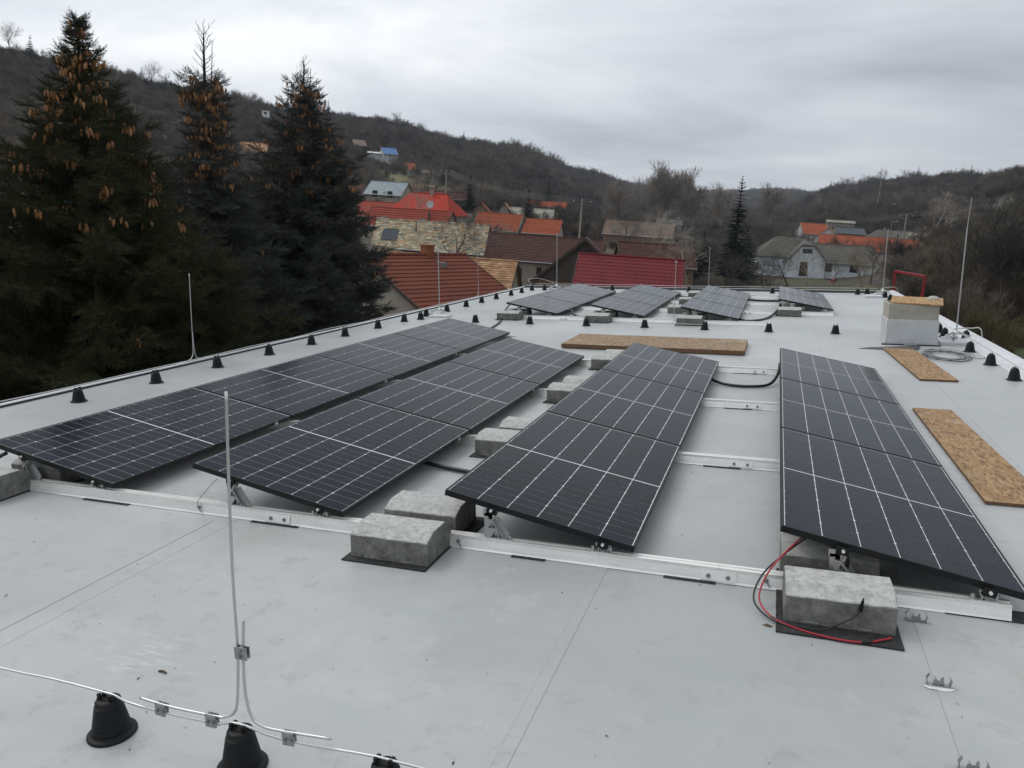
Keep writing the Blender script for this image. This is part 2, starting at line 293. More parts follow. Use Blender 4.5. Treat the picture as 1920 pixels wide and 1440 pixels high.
# --- photovoltaic cells: dark silicon under low-iron glass
def cellmat():
    m = bpy.data.materials.new('silicon_cell'); m.use_nodes = True; t = m.node_tree; b = t.nodes['Principled BSDF']; N = t.nodes.new; L = t.links.new
    tc = N('ShaderNodeTexCoord'); oi = N('ShaderNodeObjectInfo')
    w = N('ShaderNodeTexWave'); w.wave_type = 'BANDS'; w.bands_direction = 'X'; w.inputs['Scale'].default_value = 17.5; w.inputs['Distortion'].default_value = 0; L(tc.outputs['Object'], w.inputs['Vector'])
    pw = N('ShaderNodeMath'); pw.operation = 'POWER'; pw.inputs[1].default_value = 14; L(w.outputs[1], pw.inputs[0]); ml = N('ShaderNodeMath'); ml.operation = 'MULTIPLY'; ml.inputs[1].default_value = .05; L(pw.outputs[0], ml.inputs[0])
    r = N('ShaderNodeValToRGB'); r.color_ramp.elements[0].color = (.0035, .0052, .0085, 1); r.color_ramp.elements[1].color = (.006, .0085, .0175, 1); L(oi.outputs['Random'], r.inputs[0])
    mx = N('ShaderNodeMix'); mx.data_type = 'RGBA'; L(ml.outputs[0], mx.inputs[0]); L(r.outputs[0], mx.inputs[6]); mx.inputs[7].default_value = (.25, .26, .27, 1); L(mx.outputs[2], b.inputs['Base Color'])
    b.inputs['IOR'].default_value = 1.13; b.inputs['Sheen Weight'].default_value = .12; b.inputs['Sheen Roughness'].default_value = .35; b.inputs['Sheen Tint'].default_value = (.85, .9, 1, 1)
    # thin dust film over the glass
    n = N('ShaderNodeTexNoise'); n.inputs['Scale'].default_value = 30; L(tc.outputs['Object'], n.inputs['Vector'])
    mr = N('ShaderNodeMapRange'); mr.inputs['To Min'].default_value = .08; mr.inputs['To Max'].default_value = .20; L(n.outputs[0], mr.inputs[0]); L(mr.outputs[0], b.inputs['Roughness'])
    return m
M['cell'] = cellmat()
M['backsheet'] = mat('white_backsheet', (.86, .87, .88), .4, spec=.2)
M['farcell'] = M['cell']

# ================================================================== TERRAIN
TAB = {-180: [(20, -5), (100, -3), (300, 20), (600, 50), (4000, 60)], -75: [(20, -5), (70, -3), (200, 14), (350, 45), (4000, 60)],
 -52: [(20, -5), (60, -3), (130, 2), (220, 15), (320, 40), (450, 50), (4000, 60)], -39.5: [(20, -5), (60, -3), (110, .5), (150, 4), (200, 11), (350, 39), (500, 47), (4000, 60)],
 -33: [(20, -5), (60, -3.2), (110, -.6), (150, 2), (200, 8), (400, 39), (600, 48), (4000, 60)], -28.9: [(20, -5), (60, -4), (110, -1.2), (150, 1.2), (200, 6.3), (280, 16.5), (430, 41), (700, 48), (4000, 60)],
 -21.4: [(20, -5), (75, -5), (110, -2.6), (150, 0), (200, 4), (280, 11), (400, 26), (500, 42), (700, 50), (4000, 60)], -18.8: [(20, -5), (75, -5), (130, -2.2), (200, 3), (300, 12), (540, 40), (700, 48), (4000, 70)],
 -13.6: [(20, -5), (75, -5), (130, -3.4), (200, -1), (300, 3.5), (450, 15), (620, 30), (900, 44), (4000, 80)], -9.5: [(20, -5), (75, -5.2), (160, -4), (250, -1.5), (400, 4), (700, 18), (1200, 46), (4000, 80)],
 -4: [(20, -5), (75, -5.2), (160, -4), (250, -2), (400, 1), (700, 5), (1100, 22), (1500, 62), (4000, 80)], 0: [(20, -5), (75, -5), (115, -4.6), (180, -2.5), (300, 0), (450, 3), (700, 9), (1100, 38), (1600, 70), (4000, 90)],
 3.5: [(20, -5), (75, -5), (115, -4.4), (180, -1.6), (300, 3.5), (450, 13), (700, 32), (1000, 38), (4000, 90)], 8: [(20, -5), (60, -4.5), (115, -3), (180, -1), (250, 4), (350, 11), (500, 31), (700, 38), (4000, 80)],
 10.4: [(14, -4.8), (25, -3.5), (60, -2.5), (115, 0), (180, 2), (250, 6), (420, 28), (600, 36), (4000, 60)], 14: [(12, -4.8), (20, -2.2), (25, -.9), (50, -.4), (100, 1), (150, 5), (260, 18), (400, 28), (4000, 60)],
 20: [(10, -4.8), (16, -1.6), (22, -.4), (60, 1.5), (150, 10), (260, 20), (4000, 50)], 60: [(9, -4.8), (22, -1), (150, 12), (400, 30), (4000, 50)], 180: [(20, -5), (100, -3), (300, 20), (600, 50), (4000, 60)]}
PX, PY = 1.63, -3.93
_az = np.array(sorted(TAB)); _ld = np.linspace(math.log(5), math.log(4000), 120)
_Z = np.array([np.interp(_ld, [math.log(d) for d, z in TAB[a]], [z for d, z in TAB[a]]) for a in _az])
for _ in range(2): _Z[:, 1:-1] = (_Z[:, :-2] + 2 * _Z[:, 1:-1] + _Z[:, 2:]) / 4
def gz(x, y):
    dx, dy = x - PX, y - PY; d = max(math.hypot(dx, dy), 5.01); a = math.degrees(math.atan2(dx, dy))
    i = min(max(int(np.searchsorted(_az, a)) - 1, 0), len(_az) - 2); f = (a - _az[i]) / (_az[i + 1] - _az[i]); f = f * f * (3 - 2 * f)
    j = (math.log(d) - _ld[0]) / (_ld[1] - _ld[0]); j0 = min(max(int(j), 0), 118); g = j - j0
    z = (_Z[i, j0] * (1 - g) + _Z[i, j0 + 1] * g) * (1 - f) + (_Z[i + 1, j0] * (1 - g) + _Z[i + 1, j0 + 1] * g) * f
    if d > 100: z += (d - 100) / 300 * min(1, 300 / d) * 1.6 * (math.sin(x * .021 + 1) + math.sin(y * .027 + x * .013) + .5 * math.sin(x * .06 - y * .05))
    return z
def polar(d, a): return PX + d * math.sin(R_(a)), PY + d * math.cos(R_(a))
angs = [-180 + 4 * i for i in range(31)] + [-58 + .7 * i for i in range(124)] + [32 + 4 * i for i in range(37)]
rings = [3] + [5 * (4000 / 5) ** (i / 110) for i in range(111)]
b = MB(); vs = []
for d in rings:
    for a in angs:
        x, y = polar(d, a); vs.append((x, y, gz(x, y)))
n = len(angs); fs = []
for i in range(len(rings) - 1):
    for j in range(n): fs.append((i * n + j, i * n + (j + 1) % n, (i + 1) * n + (j + 1) % n, (i + 1) * n + j))
fs.append(tuple(range(n - 1, -1, -1)))
b.add(vs, fs)
def groundmat():
    m = bpy.data.materials.new('winter_ground'); m.use_nodes = True; t = m.node_tree; b = t.nodes['Principled BSDF']; N = t.nodes.new; L = t.links.new
    tc = N('ShaderNodeTexCoord'); P = tc.outputs['Object']
    def nz(s, d=6, o=(0, 0, 0)):
        mp = N('ShaderNodeMapping'); mp.inputs['Location'].default_value = o; L(P, mp.inputs[0]); n = N('ShaderNodeTexNoise'); n.inputs['Scale'].default_value = s; n.inputs['Detail'].default_value = d; n.inputs['Roughness'].default_value = .65; L(mp.outputs[0], n.inputs['Vector']); return n.outputs[0]
    r = N('ShaderNodeValToRGB'); el = r.color_ramp.elements; el[0].position = .38; el[0].color = (.045, .036, .028, 1); el[1].position = .66; el[1].color = (.12, .095, .062, 1); el.new(.5).color = (.07, .056, .04, 1); L(nz(.04, 8), r.inputs[0])
    r2 = N('ShaderNodeValToRGB'); r2.color_ramp.elements[0].position = .56; r2.color_ramp.elements[0].color = (0, 0, 0, 1); r2.color_ramp.elements[1].position = .70; r2.color_ramp.elements[1].color = (.5, .5, .5, 1); L(nz(.018, 4, (40, 0, 0)), r2.inputs[0])
    mx = N('ShaderNodeMix'); mx.data_type = 'RGBA'; L(r2.outputs[0], mx.inputs[0]); L(r.outputs[0], mx.inputs[6]); mx.inputs[7].default_value = (.055, .068, .022, 1)
    r3 = N('ShaderNodeValToRGB'); r3.color_ramp.elements[0].position = .45; r3.color_ramp.elements[0].color = (.6, .6, .6, 1); r3.color_ramp.elements[1].position = .6; r3.color_ramp.elements[1].color = (1.3, 1.25, 1.2, 1); L(nz(1.2, 8, (9, 9, 0)), r3.inputs[0])
    m2 = N('ShaderNodeMix'); m2.data_type = 'RGBA'; m2.blend_type = 'MULTIPLY'; m2.inputs[0].default_value = 1; L(mx.outputs[2], m2.inputs[6]); L(r3.outputs[0], m2.inputs[7]); L(m2.outputs[2], b.inputs['Base Color']); b.inputs['Roughness'].default_value = .95
    bp = N('ShaderNodeBump'); bp.inputs['Strength'].default_value = .8; bp.inputs['Distance'].default_value = .15; L(nz(2.5, 8), bp.inputs['Height']); L(bp.outputs[0], b.inputs['Normal'])
    return m
M['ground'] = groundmat()
g = b.obj('ground', M['ground'], smooth=True); g['kind'] = 'structure'; g['label'] = 'valley floor and brown winter hillsides around the village'

# paler meadow strips lying on the slopes
def patch(name, label, a0, a1, d0, d1, mt, lift=.25):
    b = MB(); na, nd = 14, 8; vs = []
    for i in range(nd + 1):
        for j in range(na + 1):
            tt = j / na; w = math.sin(math.pi * min(max(tt, .02), .98)) ** .5
            a = a0 + (a1 - a0) * tt; mid = (d0 + d1) / 2 + math.sin(tt * 5) * (d1 - d0) * .1; d = mid + (i / nd - .5) * (d1 - d0) * w; x, y = polar(d, a); vs.append((x, y, gz(x, y) + lift))
    b.add(vs, [(i * (na + 1) + j, i * (na + 1) + j + 1, (i + 1) * (na + 1) + j + 1, (i + 1) * (na + 1) + j) for i in range(nd) for j in range(na)])
    o = b.obj(name, mt, smooth=True); o['kind'] = 'structure'; o['label'] = label
M['meadow'] = mat('dry_meadow', (.16, .14, .06), .95, col2=(.10, .11, .035), scale=.12); M['straw'] = mat('straw_meadow', (.24, .19, .10), .95, col2=(.17, .145, .07), scale=.1); M['lawn'] = mat('mossy_lawn', (.042, .052, .016), .95, col2=(.085, .07, .038), scale=.5, lo=.4, hi=.6, bump=(3, .6, .1))
patch('meadow', 'dull green meadow strip on the slope behind the red roofed house', -28.5, -21.5, 196, 250, M['meadow'])
patch('meadow', 'straw coloured field on the right hillside above the pale roof', 6.2, 10.2, 300, 360, M['straw'], .3)
patch('meadow', 'pale bare patch across the left hillside below the skyline', -47, -37.5, 236, 256, M['straw'], .3)
patch('lawn', 'green lawn strip in front of the pale blue house', -1.5, 8, 62, 108, M['lawn'], .12)
patch('lawn', 'rough garden grass behind the crimson metal roof', -8.5, -1.6, 55, 95, M['lawn'], .12)
patch('grass_bank', 'olive grass bank rising beside the right roof edge', 13.2, 24, 15, 34, M['lawn'], .06)

# ================================================================== OUR BUILDING (roof coordinates)
XL, XR, YN, YF = -6.1, 4.93, -4.9, 20.45
bld = thing('flat_roofed_building', 'flat roofed building carrying the solar array, seen from on top of its pale grey roof', 'building', roof=True)
M['render'] = mat('grey_render', (.45, .44, .41), .9, col2=(.38, .37, .34), scale=2)
b = MB(); b.box(XL + .15, XR - .12, YN + .1, YF - .15, -5.6, -.32); b.obj('wall', M['render'], bld)
b = MB(); b.box(XL, XR, YN, YF, -.32, -.012); b.obj('roof_deck', M['bitumen'], bld)
xs = [XL + .02, -4.60, -1.505, .92, 2.465, 3.62, XR - .02]
cuts = {0: [], 1: [12.4], 2: [15.6], 3: [9.6], 4: [5.35, 11.2], 5: [12.7]}
rowi = 0
for i in range(6):
    ys = [YN + .02] + cuts[i] + [YF - .02]
    for j in range(len(ys) - 1):
        b = MB(); z = -.0008 * ((i + j) % 2)
        nx, ny = 2, 10; x0, x1 = xs[i] + .0004, xs[i + 1] - .0004; y0, y1 = ys[j] + .001, ys[j + 1] - .001
        b.box(x0, x1, y0, y1, -.006, z); b.obj('membrane_sheet', M['membrane'], bld)
M['lap'] = mat('membrane_weld', (.445, .46, .465), .5, col2=(.40, .415, .42), scale=3, bump=(40, .3, .002))
for xx in xs[1:-1]:
    b = MB(); b.box(xx + .0006, xx + .055, YN + .02, YF - .02, .0002, .0010); b.obj('weld_strip', M['membrane'], bld)
# wide lap strip and its chalky twin on the near left
b = MB()
for xx in (-1.85,): b.box(xx, xx + .26, -4.8, -.12, .0004, .0011)
b.obj('membrane_lap', M['membrane'], bld)
b = MB(); b.extr([(XL - .03, -.14), (XL + .06, -.02), (XL + .06, .018), (XL - .05, .018), (XL - .05, -.14)], YN, YF, ax='y'); 
o = b.obj('edge_trim', M['bitumen'], bld)
b = MB(); b.extr([(XL - .052, .020), (XL + .04, .020), (XL + .04, .027), (XL - .052, .027)], YN, YF, ax='y'); b.obj('drip_edge', M['whitemetal'], bld)
b = MB(); b.extr([(XR - .28, .002), (XR - .05, .085), (XR + .03, .085), (XR + .03, -.2), (XR - .02, -.2)], YN, YF + .02, ax='y'); b.obj('edge_upstand', M['whitemetal'], bld)
b = MB(); b.extr([(YF - .10, .002), (YF - .06, .06), (YF + .04, .06), (YF + .04, -.25), (YF, -.25)], XL, XR); b.obj('rear_upstand', M['bitumen'], bld)
b = MB(); b.box(XL, XR, YF - .05, YF + .045, .063, .069); b.obj('coping', M['whitemetal'], bld)

# ---- solar panels
ROWS = [(-3.610, -.022, 4, 'far left row'), (-1.801, -.015, 3, 'second row from the left'), (0.0, 0.0, 3, 'third row from the left'), (1.859, .010, 3, 'right hand row'),
        (-3.663, 11.600, 3, 'far array, leftmost row'), (-1.848, 11.608, 3, 'far array, second row'), (-.001, 11.577, 3, 'far array, third row'), (1.841, 13.86, 2, 'far array, rightmost row')]
PW, PL, PITCH, TL = 1.134, 2.094, 2.114, .1876
ZH = .13 + PW * math.sin(TL)
b = MB(); t_ = .035; l_ = .012
b.box(0, l_, 0, PL, -t_, 0); b.box(PW - l_, PW, 0, PL, -t_, 0); b.box(l_, PW - l_, 0, l_, -t_, 0); b.box(l_, PW - l_, PL - l_, PL, -t_, 0)
b.box(l_, l_ + .02, l_, PL - l_, -t_, -t_ + .002); b.box(PW - l_ - .02, PW - l_, l_, PL - l_, -t_, -t_ + .002)
fr_me = b.mesh('frame', M['frame'])
b = MB(); b.box(l_, PW - l_, l_, PL - l_, -.008, -.003); bs_me = b.mesh('backsheet', M['backsheet'])
b = MB(); b.box(l_, PW - l_, l_, PL - l_, -.0095, -.0082); b.box(PW / 2 - .05, PW / 2 + .05, PL / 2 - .02, PL / 2 + .02, -.025, -.0095); bk_me = b.mesh('rear_shade_sheet', M['frame'])  # black sheet added under the backsheet to deepen shade below the panels
cw, cl = .1800, .0904
def cellpoly(b, x, y, w=cw, l=cl, top=True):
    c = .006; z0, z1 = -.003, -.0022
    p = [(x + (c if not top else 0), y), (x + w - (c if not top else 0), y), (x + w, y + c if not top else y), (x + w, y + l - (c if top else 0)), (x + w - (c if top else 0), y + l), (x + (c if top else 0), y + l), (x, y + l - (c if top else 0)), (x, y + (0 if top else c))]
    q = []
    for a in p:
        if not q or q[-1] != a: q.append(a)
    if q[0] == q[-1]: q.pop()
    n = len(q); b.add([(a[0], a[1], z1) for a in q] + [(a[0], a[1], z0) for a in q], [tuple(range(n))] + [(i, i + n, (i + 1) % n + n, (i + 1) % n) for i in range(n)])
ce = []
for tp in (True, False):
    b = MB(); cellpoly(b, 0, 0, top=tp); ce.append(b.mesh('cell', M['cell']))
cx0 = (PW - 6 * .184 + .0038) / 2; ry = .0931; cy0 = (PL - 22 * ry - .010) / 2
b = MB()
for r in range(22):
    for c in range(6): cellpoly(b, cx0 + c * .184, cy0 + r * ry + (.010 if r >= 11 else 0), top=bool(r % 2))
far_me = b.mesh('cells', M['cell'])
b = MB(); b.box(0, .045, 0, .003, -.0335, -.008); lab_me = b.mesh('rating_label', M['whitemetal'])
proto = {}
place_w = ['nearest', 'second', 'third', 'farthest']
for ri, (x, y, npan, rn) in enumerate(ROWS):
    for k in range(npan):
        far = ri > 3
        pos = ('nearest' if k == 0 else 'last' if k == npan - 1 else ORD[k])
        t = thing('solar_panel', f'black framed solar panel, {pos} one of the {rn}', 'solar panel', (x, y + k * PITCH, ZH - (.004 if far else 0)), 'solar panels tilted on the flat roof', (0, TL, 0), roof=True)
        mk('frame', fr_me, t); mk('backsheet', bs_me, t); mk('rear_shade_sheet', bk_me, t)
        if far: mk('cells', far_me, t, kind='stuff')
        else:
            for r in range(22):
                for c in range(6): mk('cell', ce[(r + 1) % 2], t, (cx0 + c * .184, cy0 + r * ry + (.010 if r >= 11 else 0), 0))
            if k < npan - 1 or ri == 2: mk('rating_label', lab_me, t, (PW + .001, PL - .25, 0), rot=(0, 0, R_(90)))
# ---- mounting rails with brackets, splices and bolts
prof = [(-.032, .002), (-.026, .012), (-.012, .058), (-.012, .076), (.004, .076), (.004, .066), (.030, .066), (.030, .076), (.046, .076), (.046, .058), (.060, .012), (.066, .002)]
def hibr():
    b = MB(); w = .006
    def br(x0, z0, x1, z1, ww=w): b.bar((x0, .017, z0), (x1, .017, z1), .05, ww)
    H = .172
    br(0, 0, 0, H - .03); br(.012, 0, .052, .06); br(.052, .06, 0, .06 - .0); br(0, .06, .03, .11); br(.10, 0, .03, .11, .006); br(.03, .11, .062, H - .006); br(0, .115, .03, .11); br(-.006, .125, -.006, H - .006); br(0, H - .004, .064, H - .004, .008); br(.026, .11, .026, H - .02); br(.014, H - .02, .042, H - .02, .008)
    br(.055, .058, .076, .0); b.bar((.036, .042, .105), (.108, .042, .0), .004, .045); b.box(-.012, .118, -.006, .04, -.001, .006)
    b.tube([(.13, .017, 0), (.13, .017, .022)], .009, 8); b.tube([(-.022, .017, 0), (-.022, .017, .02)], .009, 8)
    return b.mesh('high_bracket', M['alu2'])
def lobr():
    b = MB()
    def br(x0, z0, x1, z1, ww=.005): b.bar((x0, .017, z0), (x1, .017, z1), .05, ww)
    H = .052
    br(0, 0, .006, .02); br(.006, .02, -.012, H); br(-.012, H - .002, .05, H - .002, .006); br(.05, H, .046, 0); br(.006, .02, .046, .0, .004); br(.01, H - .016, .034, H - .016, .005); b.box(-.01, .056, -.006, .04, -.001, .004)
    b.tube([(-.03, .017, 0), (-.03, .017, .026)], .01, 8); b.tube([(.068, .017, 0), (.068, .017, .026)], .01, 8)
    return b.mesh('low_bracket', M['alu2'])
hb, lb = hibr(), lobr()
b = MB(); b.box(-.03, .03, -.022, .004, -.012, .024); b.tube([(0, -.03, .012), (0, -.018, .012)], .008, 8); clamp_me = b.mesh('clamp', [M['frame']])
b = MB(); b.tube([(0, -.034, .012), (0, -.020, .012)], .0085, 8); nut_me = b.mesh('bolt', M['alu'])
b = MB(); b.tube([(0, -.008, 0), (0, .003, 0)], .012, 8); b.tube([(0, -.014, 0), (0, 0, 0)], .006, 8); bolt_me = b.mesh('bolt', M['galv'])
def rail(y, x0, x1, label, rows, splices=()):
    t = thing('mounting_rail', label, 'rail', (x0, y, 0), 'aluminium rails under the solar panels', roof=True)
    edges = [0] + [s - x0 for s in splices] + [x1 - x0]
    for i in range(len(edges) - 1):
        b = MB(); b.extr(prof, edges[i] + .001, edges[i + 1] - .001); b.obj('rail_length', M['alu'], t)
    for s in splices:
        b = MB(); b.add([(s - x0 - .09, -.0345, .010), (s - x0 + .09, -.0345, .010), (s - x0 + .09, -.018, .062), (s - x0 - .09, -.018, .062), (s - x0 - .09, -.030, .010), (s - x0 + .09, -.030, .010), (s - x0 + .09, -.0135, .062), (s - x0 - .09, -.0135, .062)], [(0, 1, 2, 3), (0, 4, 5, 1), (1, 5, 6, 2), (2, 6, 7, 3), (3, 7, 4, 0)])
        b.obj('splice_plate', M['alu'], t)
        for q in (-.05, .05): mk('bolt', bolt_me, t, (s - x0 + q, -.027, .034))
        b = MB(); b.box(s - x0 - .30, s - x0 + .14, -.055, .08, .0015, .006); 
    for (xh, front) in rows:
        mk('high_bracket', hb, t, (xh + .26 - x0, 0, .077)); mk('low_bracket', lb, t, (xh + .91 - x0, 0, .077))
        if front:
            for q in (.29, .94):
                zc = ZH - q * math.tan(TL) - .045
                o = mk('clamp', clamp_me, t, (xh + q - x0, 0, zc), rot=(0, TL, 0)); mk('bolt', nut_me, o)
F4 = [r[0] for r in ROWS[:4]]; B4 = [r[0] for r in ROWS[4:]]
rail(0.0, -3.95, 2.90, 'long front aluminium rail under the near ends of the first array', [(x, True) for x in F4], (-1.16, 1.56))
rail(PITCH - .027, -3.95, 2.95, 'second aluminium rail back, under the joints of the nearest panels', [(x, False) for x in F4], (-.95, 1.58))
rail(2 * PITCH - .027, -3.95, 2.95, 'third aluminium rail of the first array, two panels back', [(x, False) for x in F4], (-1.0, 1.60))
rail(3 * PITCH - .05, -3.95, 2.95, 'rail under the rear ends of the first array, by the long board', [(x, False) for x in F4], (1.62,))
rail(4 * PITCH - .07, -3.95, -2.38, 'short rail under the farthest panel of the left row', [(F4[0], False)])
rail(11.60, -3.9, 1.62, 'front aluminium rail of the far array', [(x, True) for x in B4[:3]], (-2.4, .2))
rail(13.76, -3.9, 2.95, 'second rail of the far array, running out to the rightmost row', [(x, False) for x in B4], (1.2,))
rail(15.87, -3.9, 2.95, 'third rail of the far array', [(x, False) for x in B4], (1.1,))
rail(17.92, -3.9, 2.95, 'rearmost rail of the far array', [(x, False) for x in B4])
# ---- ballast blocks on rubber mats
def block_me(seed):
    random.seed(seed); n = 14; pr = [(0, .004), (.0, .131), (.004, .136), (.085, .170), (.090, .172), (.252, .172), (.257, .170), (.331, .136), (.335, .131), (.335, .004)]
    b = MB(); vs = []; xx = [0, .004] + [.004 + .472 * i / 10 for i in range(1, 10)] + [.476, .48]
    for i, x in enumerate(xx):
        ins = .004 if i in (0, len(xx) - 1) else 0
        for y, z in pr:
            vs.append((x + uni(-.001, .001), y + (ins if y < .16 else -ins) + uni(-.0008, .0008), z - (ins if z > .1 else 0) + uni(-.001, .001)))
    k = len(pr); fs = [(i * k + j, (i + 1) * k + j, (i + 1) * k + j + 1, i * k + j + 1) for i in range(len(xx) - 1) for j in range(k - 1)]
    fs += [tuple(range(k)), tuple(range((len(xx)) * k - 1, (len(xx) - 1) * k - 1, -1))]
    b.add(vs, fs); b.box(.09, .15, -.004, .02, .004, .014); b.box(.32, .38, -.004, .02, .004, .014); return b.mesh('concrete_block', M['concrete'])
BM = [block_me(i) for i in range(4)]; random.seed(11)
mat_me = {}
def block(x, y, label, mlabel=None, ln=.48, rz=0, matx=(-.03, .49), maty=(-.055, .345)):
    if mlabel:
        b = MB(); b.box(matx[0], matx[1], maty[0], maty[1], .001, .008); o = b.obj('rubber_mat', M['rubber'], loc=(x, y, 0)); tag(o, mlabel, 'mat', 'black rubber protection mats', roof=True)
    o = mk('concrete_block', random.choice(BM), None, (x, y, .005), rot=(0, 0, R_(rz))); tag(o, label, 'concrete block', 'concrete ballast blocks', roof=True)
block(-.45, -.335, 'concrete ballast block in front of the front rail, between the second and third panel rows', 'black rubber mat under the block in the middle of the front rail')
block(-.46, .09, 'concrete block just behind the front rail, beside the raised corner of the third row', 'black mat under the block behind the middle of the front rail', matx=(-.02, .56), maty=(-.02, .37))
block(1.885, -.36, 'concrete block with red and black cables looped in front of it', 'black rubber mat under the cable wrapped block', rz=1, matx=(-.035, .50), maty=(-.11, .60))
block(1.865, .12, 'shaded concrete block under the raised edge of the right hand row')
block(-3.755, -.335, 'concrete block cut by the left picture edge at the end of the front rail', 'black mat under the block at the left end of the front rail')
block(-3.60, .10, 'concrete block in the shade under the nearest panel of the far left row', 'black mat under the shaded block at the left end')
for yy, nm in ((PITCH, 'second'), (2 * PITCH, 'third'), (3 * PITCH, 'fourth')):
    block(-.52, yy - .345, f'concrete block in front of the {nm} rail, left of the third panel row', f'black mat under the block in front of the {nm} rail')
    block(-.47 + (.02 if nm == 'fourth' else 0), yy + .10, f'concrete block behind the {nm} rail, left of the third panel row')
for x, nm in ((-3.76, 'leftmost'), (-1.86, 'second'), (-.04, 'third')):
    block(x, 11.235, f'concrete block before the front rail of the far array, under the {nm} row', f'black mat under the front block of the {nm} far row')
    block(x + .05, 11.69, f'concrete block behind the front rail of the far array, under the {nm} row')
block(1.82, 13.42, 'concrete block at the near end of the rightmost far row', 'black mat under the block of the rightmost far row'); block(1.9, 13.86, 'concrete block behind the rail at the near end of the rightmost far row')
for yy, nm in ((13.76, 'second'), (15.87, 'third'), (17.92, 'rearmost')):
    block(-.5, yy - .345, f'concrete block before the {nm} far array rail, left of the third row')
# ---- thin black pads under the rail joints
for (x0, x1, y) in ((-2.75, -2.35, -.02), (-1.35, -1.0, -.02), (.42, .62, -.02), (1.28, 1.55, -.02), (2.62, 3.02, .0), (1.30, 1.58, PITCH - .05), (1.32, 1.60, 2 * PITCH - .05), (1.30, 1.6, 3 * PITCH - .07)):
    b = MB(); b.box(0, x1 - x0, -.037, .09, .001, .0045); o = b.obj('rubber_pad', M['rubber'], loc=(x0, y, 0))
    w = {-2.75: 'under the front rail below the far left row', -1.35: 'under the front rail joint below the second row', .42: 'under the front rail right of the middle block', 1.28: 'under the front rail joint left of the cable wrapped block', 2.62: 'under the right end of the front rail', 1.30: 'under a rail joint between the third and right rows', 1.32: 'under the third rail joint between the third and right rows'}[x0]
    if y > 5: w = 'under the rear rail joint between the third and right rows'
    tag(o, 'thin black rubber pad ' + w, 'rubber pad', 'pads under the rails', roof=True)

# ---- conductor holders (ribbed black cones) and lightning conductors
def cone_meshes():
    pr = [(.086, .002), (.086, .009), (.079, .013), (.068, .013), (.066, .022)]
    z = .024; r = .0655
    while z < .118: pr += [(r, z), (r + .0018, z + .002), (r + .0018, z + .005), (r, z + .007)]; z += .009; r -= .0018
    pr += [(r, .120), (.044, .138), (.038, .143), (.026, .145)]
    b = MB(); b.lathe(pr, 28); body = b.mesh('holder_body', M['plastic'], True)
    b = MB()
    for q in (-.026, .026): b.box(q - .006, q + .006, -.016, -.006, .143, .166); b.box(q - .006, q + .006, .006, .016, .143, .162)
    b.box(-.036, .036, -.016, .016, .1405, .1475); clip = b.mesh('wire_clip', M['plastic'])
    return body, clip
cb, cc_ = cone_meshes()
def cone(x, y, label, rz=0, group='black roof conductor holders'):
    t = thing('conductor_holder', label, 'conductor holder', (x, y, 0), group, (R_(uni(-1.5, 1.5)), R_(uni(-1.5, 1.5)), R_(rz + uni(-4, 4))), roof=True); mk('holder_body', cb, t); mk('wire_clip', cc_, t)
for i, (x, w) in enumerate(((-.48, 'black ribbed cone holder at the near left, left of the bent rod'), (.10, 'black ribbed cone holder at the bottom edge below the bent rod'), (.66, 'black cone holder cut off by the bottom edge, right of the bent rod'))):
    cone(x, -2.0, w)
yl = [1.25, 2.41, 3.54, 4.70, 5.86, 6.99, 8.06, 9.25, 10.41, 11.47, 12.55, 13.74, 14.86, 16.02, 17.21, 18.23, 19.22]
for i, y in enumerate(yl):
    if i == 0: continue
    cone(-5.49 + uni(-.02, .02), y, f'black cone holder, {ORD[i - 1]} from the near end of the line along the left roof edge', uni(-20, 20) + 90)
cone(-5.34, 10.86, 'black cone holder standing a little inside the left line by the tall rod', 10); cone(-5.12, 19.4, 'black cone holder at the far left corner of the roof', 0)
for i, x in enumerate((-4.02, -2.86, -1.70, -.57, .55, 1.68, 2.80)): cone(x, 10.69 + uni(-.03, .03), f'black cone holder, {ORD[i]} from the left in the line between the two arrays', uni(-30, 30))
for i, (x, y) in enumerate(((-3.05, 19.8), (-.7, 19.7), (1.67, 19.75), (3.95, 19.85), (4.22, 20.1))): cone(x, y, f'small black cone holder, {ORD[i]} from the left along the rear roof edge', uni(-10, 10))
for i, (x, y) in enumerate(((4.56, 6.71), (4.56, 7.84), (4.56, 9.05), (4.78, 10.45), (4.52, 10.75), (4.55, 11.40), (4.56, 18.0), (4.55, 18.95))): cone(x, y, f'black cone holder, {ORD[i]} from the near end along the right roof edge', 90 + uni(-10, 10))

def smooth(pts, k=6):
    P = [Vector(p) for p in pts]; out = []
    for i in range(len(P) - 1):
        p0, p1, p2, p3 = P[max(i - 1, 0)], P[i], P[i + 1], P[min(i + 2, len(P) - 1)]
        for j in range(k):
            t = j / k; out.append(.5 * ((2 * p1) + (p2 - p0) * t + (2 * p0 - 5 * p1 + 4 * p2 - p3) * t * t + (3 * p1 - p0 - 3 * p2 + p3) * t ** 3))
    return out + [P[-1]]
def wire(name, pts, r, mt, label, cat, k=6, group=None, n=8):
    b = MB(); b.tube(smooth(pts, k), r, n); return tag(b.obj(name, mt, smooth=True), label, cat, group, roof=True)
WR = .0045
wire('conductor_wire', [(-6, -2.0, .17), (-4.2, -2.01, .165), (-2.2, -1.99, .168), (-1.05, -2, .165), (-.75, -2.0, .170), (-.51, -2.0, .165), (-.45, -2, .162), (-.38, -2, .146), (-.23, -2, .140), (0, -2, .146), (.07, -2, .163), (.13, -2, .163), (.22, -2, .149), (.34, -2, .146), (.6, -2, .162), (.72, -2, .162), (1.2, -2, .155), (3, -2, .165), (4.6, -2, .16)], WR, M['rod'], 'bright round wire running across the near cones at the bottom left', 'wire')
